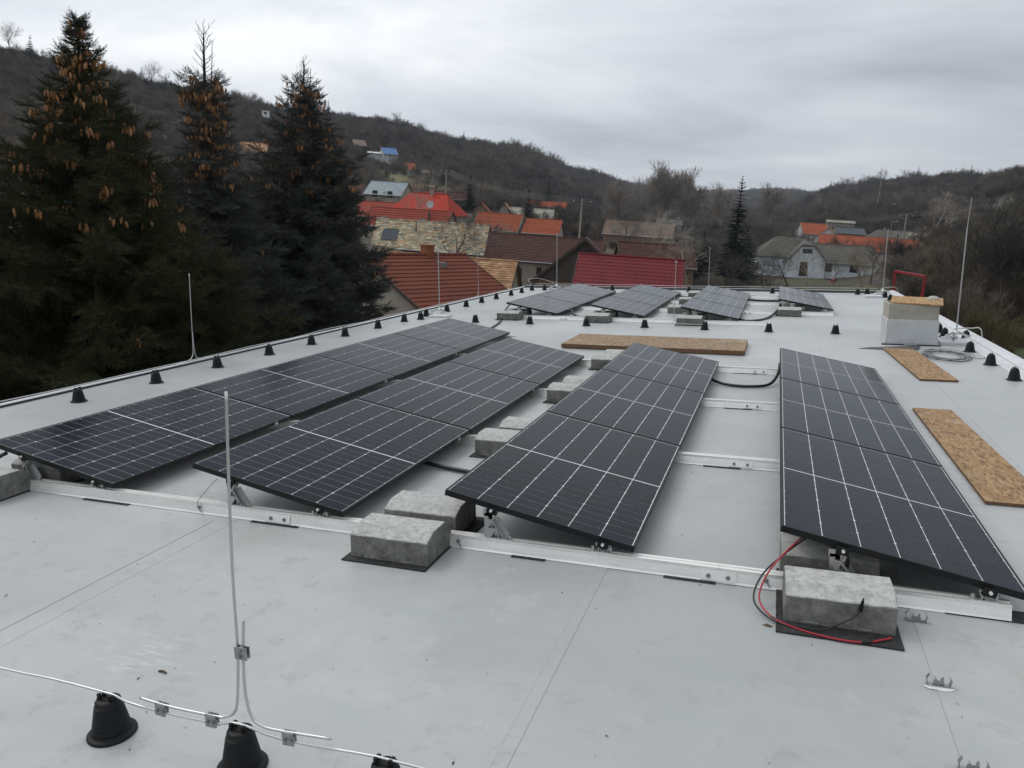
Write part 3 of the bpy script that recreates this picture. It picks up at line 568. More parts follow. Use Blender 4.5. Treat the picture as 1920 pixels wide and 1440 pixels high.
wire('bent_rod', [(-.335, -1.994, .172), (-.2, -1.994, .164), (0.0, -1.994, .168), (.035, -1.99, .172), (.068, -1.985, .19), (.082, -1.98, .23), (.096, -1.98, .34), (.104, -1.98, .46), (.108, -1.98, .7), (.122, -1.98, 1.0), (.142, -1.98, 1.33)], WR + .0006, M['rod'], 'tall thin air rod rising from the near wire, foot bent to the left', 'air rod')
wire('bent_rod', [(.138, -1.98, .55), (.128, -1.98, .46), (.120, -1.98, .34), (.124, -1.982, .25), (.145, -1.986, .19), (.18, -1.99, .172), (.24, -1.992, .168), (.46, -1.996, .186)], WR + .0006, M['rod'], 'short support wire clamped to the tall rod, foot bent to the right', 'wire')
b = MB(); b.box(-.022, .022, -.010, -.006, -.016, .032); b.box(-.022, .022, .006, .010, -.016, .032); b.box(-.020, .020, -.006, .006, .001, .013); kp = b.mesh('clamp_plate', M['galv'])
b = MB(); b.tube([(0, -.018, 0), (0, -.009, 0)], .0065, 8); kb = b.mesh('bolt', M['galv'])
def kclamp(x, y, z, label, ry=0):
    t = thing('wire_clamp', label, 'clamp', (x, y, z), 'galvanised wire clamps', (0, R_(ry), 0), roof=True); mk('clamp_plate', kp, t)
    for q in (-.011, .011): mk('bolt', kb, t, (q, 0, .006))
kclamp(-.235, -1.998, .144, 'galvanised clamp joining the two wires, nearest the left cone', 4)
kclamp(-.015, -1.998, .147, 'galvanised clamp just left of the foot of the bent rod')
kclamp(.30, -1.998, .148, 'galvanised clamp on the near wire right of the bent rod', -3)
kclamp(.117, -1.985, .43, 'galvanised clamp holding the upright rod and its support together', 90)
# left edge: wire on the drip edge, thin rods and a tripod rod
wire('conductor_wire', [(-6.06, YN, .06)] + [(-6.06 + uni(-.015, .015), -3 + i * 1.15, .055 + uni(0, .02)) for i in range(20)] + [(-6.03, 20.1, .06)], .006, M['rod'], 'grey conductor wire running the length of the left roof edge', 'wire')
wire('conductor_wire', [(4.60, YN, .16), (4.60, 3, .165), (4.60, 6.71, .162), (4.61, 9.05, .165), (4.60, 11.4, .162), (4.60, 15, .155), (4.60, 18, .16), (4.58, 19.8, .16)], .005, M['rod'], 'grey conductor wire along the right roof edge over the cones', 'wire')
wire('conductor_wire', [(-5.6, 19.9, .16), (-3, 19.98, .165), (-.7, 19.95, .16), (1.7, 20.0, .162), (4.5, 20.1, .16)], .006, M['rod'], 'bright conductor wire along the rear roof edge', 'wire')
wire('conductor_wire', [(-5.5, 19.2, .16), (-5.75, 19.75, .30), (-5.5, 19.95, .33), (-4.9, 19.9, .2)], .006, M['rod'], 'arched wire at the far left roof corner', 'wire')
wire('conductor_wire', [(4.55, 20.05, .16), (4.85, 20.2, .2), (5.02, 20.25, .12), (5.05, 20.25, -.3)], .008, M['rod'], 'wire looping over the far right roof corner', 'wire')
wire('conductor_wire', [(4.60, 10.5, .17), (4.85, 10.5, .19), (5.0, 10.45, .15), (5.02, 10.4, -.4)], .009, M['whitemetal'], 'white down conductor looping over the right roof edge by the tall mast', 'wire')
def thinrod(x, y, h, label, lean=(0, 0), double=False):
    wire('air_rod', [(x, y - .35, .07), (x, y - .12, .075), (x + .0, y - .03, .12), (x, y, .25), (x + lean[0] * .5, y + lean[1] * .5, h * .6), (x + lean[0], y + lean[1], h)], .006, M['rod'], label, 'air rod')
    b = MB(); b.tube(smooth([(x, y + .34, .07), (x, y + .12, .075), (x, y + .04, .12), (x + .002, y + .018, .3), (x + .002, y + .018, .46)]), .006, 6); tag(b.obj('rod_support', M['rod'], smooth=True), 'bent support wire ' + label.split(' rod ')[1], 'wire', roof=True)
thinrod(-5.99, 4.8, 1.28, 'thin bent air rod on the left roof edge in front of the spruces', (.03, .02)); thinrod(-5.99, 15.9, 1.30, 'thin bent air rod on the left roof edge before the brown red roof')
thinrod(-.18, 20.2, 1.3, 'thin bent air rod at the rear roof edge right of the crimson roof'); thinrod(-.08, 11.15, 1.25, 'thin bent air rod standing before the third far panel row', (.01, 0))
b = MB(); b.box(-.6, .6, -.01, .01, .0, .012); o = b.obj('connector_wire', M['rod'], loc=(-.1, 11.02, .05)); tag(o, 'short wire with clamps lying in front of the far array', 'wire', roof=True)
def mast(x, y, h, label, h2=0):
    t = thing('lightning_mast', label, 'lightning rod', (x, y, 0), 'lightning rods on tripod feet', roof=True)
    b = MB(); b.tube([(0, 0, .09), (0, 0, h)], .011 if h < 1.9 else .013, 10); b.obj('rod', M['rod'], t)
    if h2: b = MB(); b.tube([(0, 0, h), (.02, 0, h2)], .006, 8); b.obj('rod_tip', M['rod'], t)
    b = MB(); b.lathe([(.06, .10), (.05, .13), (.02, .17), (.016, .19)], 14)
    for k in range(3):
        a = R_(90 + 120 * k); c, s = math.cos(a), math.sin(a); b.bar((.03 * c, .03 * s, .12), (.21 * c, .21 * s, .06), .03, .012); b.bar((.03 * c, .03 * s, .14), (.21 * c, .21 * s, .075), .006, .03)
    b.obj('tripod_foot', M['rod'], t)
    for k in range(3):
        a = R_(90 + 120 * k); b = MB(); b.lathe([(.07, .002), (.07, .05), (.06, .06)], 14, (.2 * math.cos(a), .2 * math.sin(a), 0)); b.obj('foot_weight', M['whitemetal'], t)
mast(-5.30, 11.75, 1.72, 'slim lightning rod on a tripod by the left roof edge'); mast(-4.82, 19.75, 1.78, 'lightning rod on a tripod at the far left corner before the brown barn'); mast(4.58, 19.75, 1.80, 'lightning rod on a tripod at the far right roof corner'); mast(4.62, 10.38, 1.82, 'tallest lightning mast on a tripod by the right roof edge', 2.3)

# ---- boards, membrane scrap, coil, curb box
def board(x0, x1, y0, y1, z0, z1, label, mt, rz=0, layers=1, slant=0):
    t = thing('osb_board', label, 'board', (x0, y0, 0), 'strand boards lying on the roof', (0, 0, R_(rz)), roof=True); w, l = x1 - x0, y1 - y0; th = (z1 - z0) / layers
    for i in range(layers):
        b = MB(); o_ = uni(-.006, .006) * (layers > 1); za, zb = z0 + i * th + .0006, z0 + (i + 1) * th - .0006
        vs = [(o_, 0, za), (w + o_, 0, za), (w + o_ - slant, l, za), (o_, l, za), (o_, 0, zb), (w + o_, 0, zb), (w + o_ - slant, l, zb), (o_, l, zb)]
        b.add(vs, [(4, 5, 6, 7)], 0); b.add(vs, [(0, 3, 2, 1), (0, 1, 5, 4), (1, 2, 6, 5), (2, 3, 7, 6), (3, 0, 4, 7)], 1); b.obj('board_sheet', [mt, M['osbedge']], t)
board(-1.40, 1.38, 7.72, 8.98, .012, .075, 'large doubled strand board lying behind the third panel row', M['osb2'], layers=2)
board(3.48, 3.90, 6.35, 8.95, .004, .026, 'narrow strand board strip pointing at the roof curb box', M['osb'], rz=2.5)
board(3.17, 3.58, 1.72, 4.62, .004, .026, 'long strand board strip beside the right hand panel row', M['osb'], rz=0.4, slant=.06)
b = MB(); b.add([(0, 0, .004), (.55, .06, .006), (.62, .30, .012), (.06, .25, .004), (0, 0, .008), (.55, .06, .012), (.62, .30, .045), (.06, .25, .009)], [(0, 3, 2, 1), (4, 5, 6, 7), (0, 1, 5, 4), (1, 2, 6, 5), (2, 3, 7, 6), (3, 0, 4, 7)]); b.add([(-.28, .02, .003), (0, 0, .003), (.06, .25, .003), (-.1, .2, .003), (-.28, .02, .005), (0, 0, .007), (.06, .25, .009), (-.1, .2, .006)], [(4, 5, 6, 7), (0, 1, 5, 4), (2, 3, 7, 6), (3, 0, 4, 7)])
M['scrap'] = mat('dark_membrane_scrap', (.075, .08, .085), .6, col2=(.05, .05, .055), scale=6); o = b.obj('membrane_scrap', M['scrap'], loc=(3.30, 8.92, 0)); tag(o, 'dark grey membrane scrap at the far end of the narrow board', 'scrap', roof=True)
b = MB(); random.seed(5)
for k in range(11):
    r0 = uni(.17, .30); cx, cy = uni(-.04, .04), uni(-.05, .05); z = .008 + .004 * k
    b.tube([(cx + r0 * math.cos(a) * 1.05, cy + (r0 + .25) * math.sin(a) * .9, z + .006 * math.sin(3 * a + k)) for a in [i * 2 * math.pi / 30 for i in range(31)]], .003, 5)
b.tube([(.3, 0, .01), (.45, -.1, .008), (.52, .1, .008)], .0035, 5)
o = b.obj('cable_coil', M['scrap'], loc=(4.13, 8.42, 0)); tag(o, 'loose coil of grey wire beside the narrow board near the right edge', 'wire coil', roof=True)
random.seed(21)
M['curbtop'] = mat('beige_foam_board', (.44, .41, .35), .8, col2=(.36, .34, .29), scale=5); M['curbside'] = mat('grey_membrane_upstand', (.58, .60, .61), .55, col2=(.50, .515, .52), scale=4)
t = thing('roof_curb', 'square roof curb box with grey membrane skirt and open beige top', 'roof curb', (3.47, 9.56, 0), roof=True)
b = MB(); b.bbox(0, .74, 0, .72, .0, .40, .006); b.obj('membrane_skirt', M['curbside'], t)
b = MB()
for a in ((.012, .728, .012, .05), (.012, .728, .67, .708), (.012, .05, .05, .67), (.69, .728, .05, .67)): b.box(a[0], a[1], a[2], a[3], .395, .64)
b.obj('foam_upper', M['curbtop'], t)
b = MB(); b.box(.03, .71, .03, .69, .60, .612); b.obj('inner_sheet', M['whitemetal'], t)
b = MB()
for s_ in (0, 1):
    x = .002 if s_ == 0 else .738
    cen = (.05 if s_ == 0 else .69, -.003, .012); pts = [cen] + [(cen[0] + .065 * math.cos(a), -.003, .012 + .085 * math.sin(a)) for a in [i * math.pi / 8 for i in range(9)]]
    b.add(pts, [(0, i, i + 1) for i in range(1, 9)])
b.obj('corner_patch', M['whitemetal'], t)
b = MB(); b.box(-.06, .79, -.05, -.01, .001, .016); b.obj('base_strip', M['bitumen'], t)
b = MB(); b.box(.26, .44, -.066, -.052, .01, .018); b.box(.26, .275, -.066, -.052, .018, .052); b.box(.425, .44, -.066, -.052, .018, .052); b.box(.26, .44, -.066, -.052, .052, .06); b.obj('bracket', M['whitemetal'], t)
b = MB(); b.bbox(0, .74, 0, .62, 0, .024, .002); o = b.obj('strand_board', M['osblid'], loc=(3.50, 9.62, .650), ); o.rotation_euler = (R_(5), R_(1.5), R_(-9)); tag(o, 'fresh orange strand board lid lying askew on the curb box', 'board', roof=True)
b = MB(); b.lathe([(.03, 0), (.10, .02), (.11, .07), (.06, .11), (.02, .12)], 12); o = b.obj('foam_scrap', M['curbtop'], loc=(4.17, 10.02, .63)); tag(o, 'lump of pale foam poking up at the right rim of the curb box', 'foam', roof=True)
b = MB(); b.bar((0, 0, 0), (.16, -.02, -.004), .03, .012); o = b.obj('board_offcut', M['whitemetal'], loc=(4.10, 9.72, .632)); tag(o, 'pale stick poking out at the right side of the curb box', 'stick', roof=True)
t = thing('paving_pad', 'white square plate with a raised stud by the tall mast', 'plate', (4.28, 9.72, 0), roof=True)
b = MB(); b.bbox(0, .42, 0, .40, .0, .05, .004); b.bbox(-.006, .426, -.006, .406, .024, .030, .002); b.obj('plate', M['whitemetal'], t); b = MB(); b.lathe([(.018, .05), (.018, .10), (.05, .105), (.05, .115), (.02, .12)], 14, (.22, .2, 0)); b.obj('stud', M['galv'], t)
t = thing('paving_pad', 'white square plate at the far right roof corner', 'plate', (4.05, 18.75, 0), roof=True); b = MB(); b.bbox(0, .42, 0, .40, .0, .05, .004); b.obj('plate', M['whitemetal'], t)
t = thing('paving_pad', 'pale plate at the foot of the slim rod by the left edge', 'plate', (-5.35, 11.25, 0), roof=True); b = MB(); b.bbox(0, .42, 0, .34, .0, .04, .004); b.obj('plate', M['whitemetal'], t)
# red portal frame beyond the right rear corner
t = thing('ladder_hoop', 'dark red steel ladder hoop rising beyond the far right roof corner', 'ladder frame', (5.1, 20.9, 0), roof=True)
pA, pB = Vector((-.08, .1, .60)), Vector((.52, -1.0, .52))
b = MB(); b.bar(pA, pB, .06, .06); b.obj('top_bar', M['darkred'], t)
for nm, p_, q_ in (('post', pA, Vector((-.22, .1, -4))), ('post', pB, Vector((.30, -1.0, -4)))):
    b = MB(); b.bar(p_ + Vector((0, 0, .03)), q_, .07, .05); b.obj('post', M['darkred'], t)

# ---- cables
def cable(pts, r, mt, label, cat='cable', k=8): return wire('cable', pts, r, mt, label, cat, k)
cable([(.95, 5.65, .13), (1.10, 5.50, .04), (1.3, 5.33, .022), (1.55, 5.30, .022), (1.75, 5.45, .03), (1.84, 5.75, .10), (1.86, 5.95, .2)], .018, M['cable_k'], 'thick black conduit sagging between the third and right panel rows')
cable([(-.85, 1.35, .05), (-.6, 1.33, .024), (-.25, 1.26, .022), (.1, 1.22, .03)], .018, M['cable_k'], 'black conduit crossing the roof between the second and third rows')
cable([(1.0, 12.6, .10), (1.12, 12.3, .03), (1.35, 12.2, .022), (1.65, 12.9, .022), (1.85, 14.1, .1), (1.88, 14.2, .2)], .025, M['cable_k'], 'black conduit curving to the rightmost far row')
cable([(1.05, 16.9, .05), (1.4, 16.9, .024), (1.9, 16.9, .03)], .025, M['cable_k'], 'straight black conduit between the two right far rows')
cable([(-2.5, 12.6, .09), (-2.3, 12.2, .03), (-2.05, 12.05, .022), (-1.75, 12.2, .1)], .022, M['cable_k'], 'black cable sagging between the first two far rows')
cable([(-.75, 17.6, .05), (-.5, 17.5, .03), (-.2, 17.7, .03)], .022, M['cable_k'], 'black cable end behind the second far row')
cable([(-3.2, 8.9, .04), (-3.35, 9.9, .02), (-3.5, 10.7, .02), (-3.65, 11.25, .02), (-3.6, 11.7, .05)], .018, M['cable_k'], 'black cable snaking from the near left row to the far array')
cable([(-3.60, 11.62, .29), (-3.63, 11.45, .2), (-3.66, 11.35, .1), (-3.66, 11.3, .02)], .014, M['cable_k'], 'black cable dropping from the near corner of the far array')
cable([(1.98, .10, .27), (1.88, -.05, .22), (1.80, -.14, .13), (1.77, -.25, .05), (1.83, -.36, .02), (1.95, -.43, .012), (2.10, -.47, .012), (2.22, -.465, .012), (2.31, -.42, .018), (2.34, -.40, .02)], .0045, M['cable_r'], 'red solar cable looped around the front of the concrete block')
cable([(2.00, .11, .265), (1.87, -.04, .2), (1.775, -.14, .12), (1.745, -.26, .045), (1.82, -.37, .016), (1.93, -.42, .010), (2.04, -.455, .010), (2.16, -.47, .010), (2.24, -.46, .014), (2.27, -.43, .022)], .0045, M['cable_k'], 'black solar cable lying beside the red one around the block')
cable([(1.83, -.365, .02), (1.95, -.415, .016), (2.05, -.42, .02), (2.12, -.40, .05), (2.18, -.385, .085), (2.205, -.378, .115)], .004, M['cable_k'], 'short black lead ending in a plug against the concrete block')
b = MB(); b.tube([(0, 0, 0), (.004, .0, .03)], .010, 8); b.tube([(.004, 0, .03), (.008, .0, .05)], .007, 8); b.tube([(.008, .0, .05), (.009, 0, .065)], .004, 8); o = b.obj('plug', M['plastic'], loc=(2.207, -.376, .115)); tag(o, 'black cable plug leaning on the face of the concrete block', 'plug', roof=True)
cable([(2.07, .06, .26), (2.16, .04, .22), (2.18, .05, .14), (2.12, .06, .05), (2.1, .08, .01)], .014, M['cable_k'], 'black conduit curving down under the right row beside the shaded block')
cable([(-3.52, .02, .25), (-3.60, -.01, .2), (-3.62, -.02, .12), (-3.58, -.02, .04)], .014, M['cable_k'], 'black conduit loop under the raised corner of the far left row')
cable([(-1.63, .0, .245), (-1.72, -.02, .15), (-1.78, -.03, .075), (-1.76, -.04, .03)], .0025, M['galv'], 'thin earthing wire hanging from the second row to the front rail')
b = MB(); b.tube([(0, -.012, 0), (0, .0, 0)], .012, 8); b.tube([(0, -.02, -.0), (0, -.01, 0)], .007, 6); b.bar((.0, -.014, 0), (.02, -.016, -.03), .006, .006)
for x, w in ((-1.77, 'by the second row'), (.085, 'beside the middle block'), (1.80, 'behind the red cable loop')):
    o = mk('earth_clamp', b.mesh('earth_clamp', M['galv']), None, (x, -.02, .045)); tag(o, 'small earthing clamp on the front rail ' + w, 'clamp', 'earthing clamps', roof=True)
# ---- sheet metal clips along the seam on the right
b = MB(); b.box(-.045, .045, -.012, .012, .001, .006)
for s_ in (-1, 1):
    for q, h in ((.012, .035), (.040, .045)):
        b.bar((s_ * q, 0, .004), (s_ * (q + (.006 if q > .02 else -.004)), 0, .004 + h * .6), .020, .003); b.bar((s_ * (q + (.006 if q > .02 else -.004)), 0, .004 + h * .6), (s_ * (q - (.004 if q > .02 else -.004)), 0, .004 + h), .014, .003)
clipme = b.mesh('conductor_clip', M['galv']); M['sealant'] = mat('white_sealant', (.72, .73, .73), .6)
for x, y, w in ((2.475, -.16, 'sheet metal conductor clip nearest the concrete block with cables'), (2.475, -.715, 'sheet metal conductor clip glued with a white sealant smear'), (2.49, -1.24, 'sheet metal conductor clip at the bottom picture edge')):
    o = mk('conductor_clip', clipme, None, (x, y, .001), rot=(0, 0, R_(uni(-6, 6)))); tag(o, w, 'clip', 'metal clips in a line on the right', roof=True)
b = MB(); pts = [(.0, 0, .004)] + [((.055 + uni(-.012, .01)) * math.cos(a), (.018 + uni(-.005, .006)) * math.sin(a), .0025) for a in [i * 2 * math.pi / 18 for i in range(18)]]; b.add(pts, [(0, i, i % 18 + 1) for i in range(1, 19)]); o = b.obj('sealant_smear', M['sealant'], loc=(2.475, -.735, .0)); tag(o, 'white sealant smear under the middle metal clip', 'sealant', roof=True)
# ---- leaf litter and grit on the membrane
M['leaf'] = mat('dry_leaf', (.10, .065, .04), .9, island=.4)
b = MB()
for i in range(260):
    x, y = uni(-5.8, 4.6), (uni(-2.4, 2) if i < 150 else uni(0, 19)); s_ = uni(.0015, .0048); a = uni(0, 6.3); c, s2 = math.cos(a) * s_, math.sin(a) * s_; el = uni(1, 3.2)
    b.add([(x - c * el, y - s2 * el, .0012), (x + s2, y - c, .002), (x + c * el, y + s2 * el, .003), (x - s2, y + c, .002)], [(0, 1, 2, 3)])
o = b.obj('leaf_litter', M['leaf']); tag(o, 'scattered specks of leaf litter and grit on the membrane', 'leaf litter', kind='stuff', roof=True)
b = MB(); b.tube(smooth([(0, 0, .004), (.02, .002, .007), (.04, -.002, .004)]), .0045, 6); o = b.obj('dead_leaf', M['leaf'], loc=(-.62, -1.62, 0)); tag(o, 'single curled brown leaf on the roof above the near left cone', 'leaf', roof=True)
b = MB(); b.add([(0, 0, .002), (.02, .012, .006), (.05, .0, .002), (.03, -.012, .004)], [(0, 1, 2, 3)]); o = b.obj('dead_leaf', M['leaf'], loc=(1.79, -.42, 0)); tag(o, 'small flat brown leaf left of the cable wrapped block', 'leaf', roof=True)

# ================================================================== VILLAGE HOUSES (level world coordinates)
def tilemat(name, cols, rough=.85, noise=None):
    if noise is None and 'shingle' not in name: noise = tuple(c * 1.12 for c in cols[0])
    return mat(name, noise or cols[0], rough, spec=.2, colvar=cols, col2=None if not noise else tuple(c * .5 + .01 for c in noise), scale=1.1, lo=.42, hi=.72, bump=(30, .3, .01))
M['t_redbrown'] = tilemat('red_brown_tiles', [(.15, .040, .022), (.19, .052, .028), (.125, .035, .022), (.17, .05, .028)])
M['t_shingle'] = tilemat('weathered_shingles', [(.22, .20, .14), (.38, .33, .23), (.55, .36, .20), (.28, .27, .20), (.66, .56, .40), (.15, .14, .10)])
M['t_tan'] = tilemat('tan_shingles', [(.34, .18, .085), (.46, .27, .14), (.30, .15, .075), (.50, .33, .19), (.22, .11, .06)])
M['t_brown'] = tilemat('old_brown_tiles', [(.075, .032, .024), (.10, .045, .032), (.055, .03, .025), (.13, .05, .032)], noise=(.085, .04, .03))
M['t_orange'] = tilemat('orange_tiles', [(.31, .078, .034), (.36, .095, .045), (.26, .066, .032)])
M['t_bright'] = mat('bright_red_sheet', (.44, .036, .018), .75, spec=.15, col2=(.30, .04, .025), scale=.7)
M['t_red'] = tilemat('red_tiles', [(.27, .055, .035), (.31, .065, .04), (.24, .05, .03)])
M['t_crimson'] = mat('crimson_metal_tile', (.18, .016, .021), .6, spec=.2, col2=(.13, .014, .018), scale=.8)
M['t_grey'] = mat('grey_blue_sheet', (.24, .28, .30), .45, .2, col2=(.19, .225, .245), scale=1.2)
M['t_greyold'] = tilemat('old_grey_slate', [(.12, .115, .10), (.15, .145, .125), (.10, .095, .085)], noise=(.14, .13, .115))
M['t_pale'] = tilemat('pale_lichen_slates', [(.40, .38, .31), (.55, .52, .44), (.30, .27, .20), (.6, .57, .5)])
M['t_mottled'] = tilemat('mottled_old_tiles', [(.20, .17, .14), (.26, .11, .07), (.15, .13, .11), (.32, .29, .24)])
M['t_dark'] = mat('dark_sheet', (.05, .055, .065), .5); M['t_blue'] = mat('blue_sheet', (.05, .15, .36), .5)
M['w_cream'] = mat('cream_wall', (.36, .33, .27), .95, col2=(.27, .245, .20), scale=.9); M['w_white'] = mat('white_wall', (.55, .56, .55), .95, col2=(.42, .43, .42), scale=.6)
M['w_blue'] = mat('pale_blue_wall', (.74, .79, .83), .95, col2=(.56, .60, .62), scale=.7, bump=(4, .3, .02)); M['w_brick'] = mat('brown_brick_wall', (.17, .085, .055), .95, col2=(.24, .19, .14), scale=3)
M['w_board'] = mat('weathered_boards', (.085, .07, .055), .9, col2=(.05, .042, .035), scale=8, stretch=(1, 1, .15)); M['w_bright'] = mat('bright_white_wall', (.80, .80, .78), .9)
M['glass'] = mat('dark_window_glass', (.02, .025, .03), .12); M['wood'] = mat('brown_wood', (.06, .035, .025), .7); M['skyglass'] = mat('skylight_glass', (.03, .045, .055), .15)
M['chim'] = mat('chimney_render', (.42, .38, .32), .95, col2=(.25, .22, .18), scale=4); M['orbrick'] = mat('orange_brick', (.35, .13, .05), .9, col2=(.2, .08, .04), scale=9)

def house(name, label, A, B, Cc, wall, roofm, style='tile', tw=.25, th=.33, ext=1.0, ov=.35, hip=(0, 0), wins=(), gw=None, zg=None, chim=(), cat='house', back=None, thick=.07, prise=.025, panes=None):
    A, B, Cc = Vector(A), Vector(B), Vector(Cc); r = (B - A); r.z = 0; L = r.length; r.normalize(); nrm = Vector((-r.y, r.x, 0))
    if (Cc - A).dot(nrm) > 0: r = -r; nrm = -nrm; A, B = B, A
    zr = A.z; hh = abs((Cc - (A if (Cc - A).length < (Cc - B).length else B)).dot(nrm)); drop = (zr - Cc.z) * ext; h = hh * ext; ze = zr - drop
    mid = (A + B) / 2
    if zg is None: zg = min(gz(mid.x + nrm.x * s * h, mid.y + nrm.y * s * h) for s in (-1, 0, 1)) - .3
    t = tag(mk(name, None, None, (mid.x, mid.y, zg), None, (0, 0, math.atan2(r.y, r.x))), label, cat)
    zr -= zg; ze -= zg; x0, x1 = -L / 2, L / 2; sl = math.hypot(h, drop); tanp = drop / h
    hb_ = h if back is None else back; zeb = zr - hb_ * tanp
    e0, e1 = x0 - hip[0], x1 + hip[1]
    # walls
    b = MB(); yw = h - ov; yb = hb_ - ov
    if hip == (0, 0): b.extr([(-yw, 0), (-yw, zr - yw * tanp - thick), (0, zr - thick), (yb, zr - yb * tanp - thick), (yb, 0)], x0 + ov * .6, x1 - ov * .6)
    else: b.box(e0 + ov, e1 - ov, -yw, yb, 0, ze + ov * tanp - thick)
    b.obj('wall', wall, t)
    # roof deck
    def P(x, s, side, lift=0):     # s: metres down the slope
        f = s / sl; return (x, side * f * (h if side < 0 else h), zr - f * drop + lift) if True else None
    cs, sn = h / sl, drop / sl
    b = MB()
    slb = sl * hb_ / h
    for side, SL in ((-1, sl), (1, slb)):
        k = SL / sl; xe0, xe1 = x0 + (e0 - x0) * k, x1 + (e1 - x1) * k
        q = [P(x0, 0, side), P(x1, 0, side), P(xe1, SL, side), P(xe0, SL, side)]; q2 = [(a[0], a[1], a[2] - thick) for a in q]
        b.add(q + q2, [(0, 1, 2, 3) if side > 0 else (3, 2, 1, 0), (4, 5, 6, 7), (2, 3, 7, 6), (0, 3, 7, 4), (1, 2, 6, 5)])
    if hip[0]: b.add([P(x0, 0, -1), P(e0, sl, -1), P(x0 + (e0 - x0) * slb / sl, slb, 1)], [(0, 1, 2)])
    if hip[1]: b.add([P(x1, 0, -1), P(e1, sl, -1), P(x1 + (e1 - x1) * slb / sl, slb, 1)], [(0, 2, 1)])
    rf = b.obj('roof', roofm, t)
    # courses
    for side, SL in ((-1, sl), (1, slb)):
        if style == 'none' or (side > 0 and style != 'tile'): continue
        b = MB(); nrow = max(1, int(SL / th)); step = SL / nrow
        for i in range(nrow):
            s0, s1 = i * step, (i + 1) * step + .012
            f0, f1 = s0 / sl, s1 / sl; xa0, xa1 = x0 + (e0 - x0) * f0, x1 + (e1 - x1) * f0; xb0, xb1 = x0 + (e0 - x0) * f1, x1 + (e1 - x1) * f1
            pr_ = prise
            def pt(x, s, l): f = s / sl; return (x, side * (f * h + l * sn), zr - f * drop + l * cs)
            if style == 'course' or side > 0 or style == 'metal':
                b.add([pt(xa0, s0, .004), pt(xa1, s0, .004), pt(xb1, s1, pr_), pt(xb0, s1, pr_), pt(xb1, s1, .001), pt(xb0, s1, .001)], [(3, 2, 1, 0), (5, 4, 2, 3)] if side < 0 else [(0, 1, 2, 3), (3, 2, 4, 5)])
            else:
                ncol = max(1, int((xb1 - xb0) / tw)); w = (xb1 - xb0) / ncol; off = (i % 2) * .5 * w
                for c in range(ncol):
                    xl = xb0 + c * w + off + uni(-.1, .1) * w * .3; xr = xl + w * .97
                    xl, xr = max(xl, xb0, xa0 - .0), min(xr, xb1, xa1 + .0)
                    if xr - xl < .03: continue
                    j = uni(-.012, .02); l = pr_ * uni(.7, 1.5)
                    b.add([pt(xl, s0, .004), pt(xr, s0, .004), pt(xr, s1 + j, l), pt(xl, s1 + j, l), pt(xr, s1 + j, .001), pt(xl, s1 + j, .001)], [(3, 2, 1, 0), (5, 4, 2, 3)])
        if style == 'metal' and side < 0:   # rolled ribs down the sheet
            nx = int(L / .19)
            for c in range(nx):
                x = x0 + (c + .5) * L / nx; b.add([pt(x - .055, 0, .012), pt(x, 0, .033), pt(x + .055, 0, .012), pt(x + .055, sl, .024), pt(x, sl, .050), pt(x - .055, sl, .024)], [(0, 5, 4, 1), (1, 4, 3, 2)])
        o = b.obj('roof_tiles' if style in ('tile', 'course') else 'metal_sheet', roofm, rf)
        if style == 'tile' or style == 'course': o['kind'] = 'stuff'
    # ridge cap
    b = MB(); n_ = max(2, int(L / .38))
    for i in range(n_):
        xa = x0 + i * L / n_; b.tube([(xa, 0, zr + .01), (xa + L / n_ * 1.03, 0, zr + .02)], [.085, .10], 6)
    b.obj('ridge_cap', roofm, t)
    b = MB(); b.tube([(e0, -h - .05, ze - .03), (e1, -h - .05, ze - .05)], .055, 6); b.obj('gutter', M['galv'], t)
    if not wins and L > 5 and ze > 2.5 and ov == .35: wins = ((-L * .25, 1.6, .9, 1.1, 'f'), (L * .22, 1.6, .9, 1.1, 'f'))
    if hip == (0, 0):
        for xx in (x0, x1):
            for ye, zq in ((-h, ze), (hb_, zeb)): b = MB(); b.bar((xx, 0, zr - .03), (xx, ye, zq - .03), .05, .16); b.obj('verge_board', M['wood'] if wall != M['w_white'] else M['w_cream'], t)
    for (x, z, w, hgt, side) in wins:
        if side == 'f': F = lambda u, v, d: (x + u, -yw - d, z + v)
        elif side == 'l': F = lambda u, v, d: (x0 + ov * .6 - d, -(x + u) if False else (x + u), z + v)
        else: F = lambda u, v, d: (x1 - ov * .6 + d, x + u, z + v)
        b = MB(); fw_ = .07
        def slab(u0, u1, v0, v1, d0, d1):
            p = [F(u0, v0, d0), F(u1, v0, d0), F(u1, v1, d0), F(u0, v1, d0), F(u0, v0, d1), F(u1, v0, d1), F(u1, v1, d1), F(u0, v1, d1)]
            b.add(p, [(0, 3, 2, 1), (4, 5, 6, 7), (0, 1, 5, 4), (1, 2, 6, 5), (2, 3, 7, 6), (3, 0, 4, 7)])
        slab(-w / 2, -w / 2 + fw_, -hgt / 2, hgt / 2, -.02, .03); slab(w / 2 - fw_, w / 2, -hgt / 2, hgt / 2, -.02, .03); slab(-w / 2 + fw_, w / 2 - fw_, -hgt / 2, -hgt / 2 + fw_, -.02, .03); slab(-w / 2 + fw_, w / 2 - fw_, hgt / 2 - fw_, hgt / 2, -.02, .03); slab(-.03, .03, -hgt / 2 + fw_, hgt / 2 - fw_, -.02, .025)
        wo_ = b.obj('window', M['wood'], t); b = MB(); slab(-w / 2 + fw_, w / 2 - fw_, -hgt / 2 + fw_, hgt / 2 - fw_, -.02, .008); b.obj('pane', M['glass'], wo_)
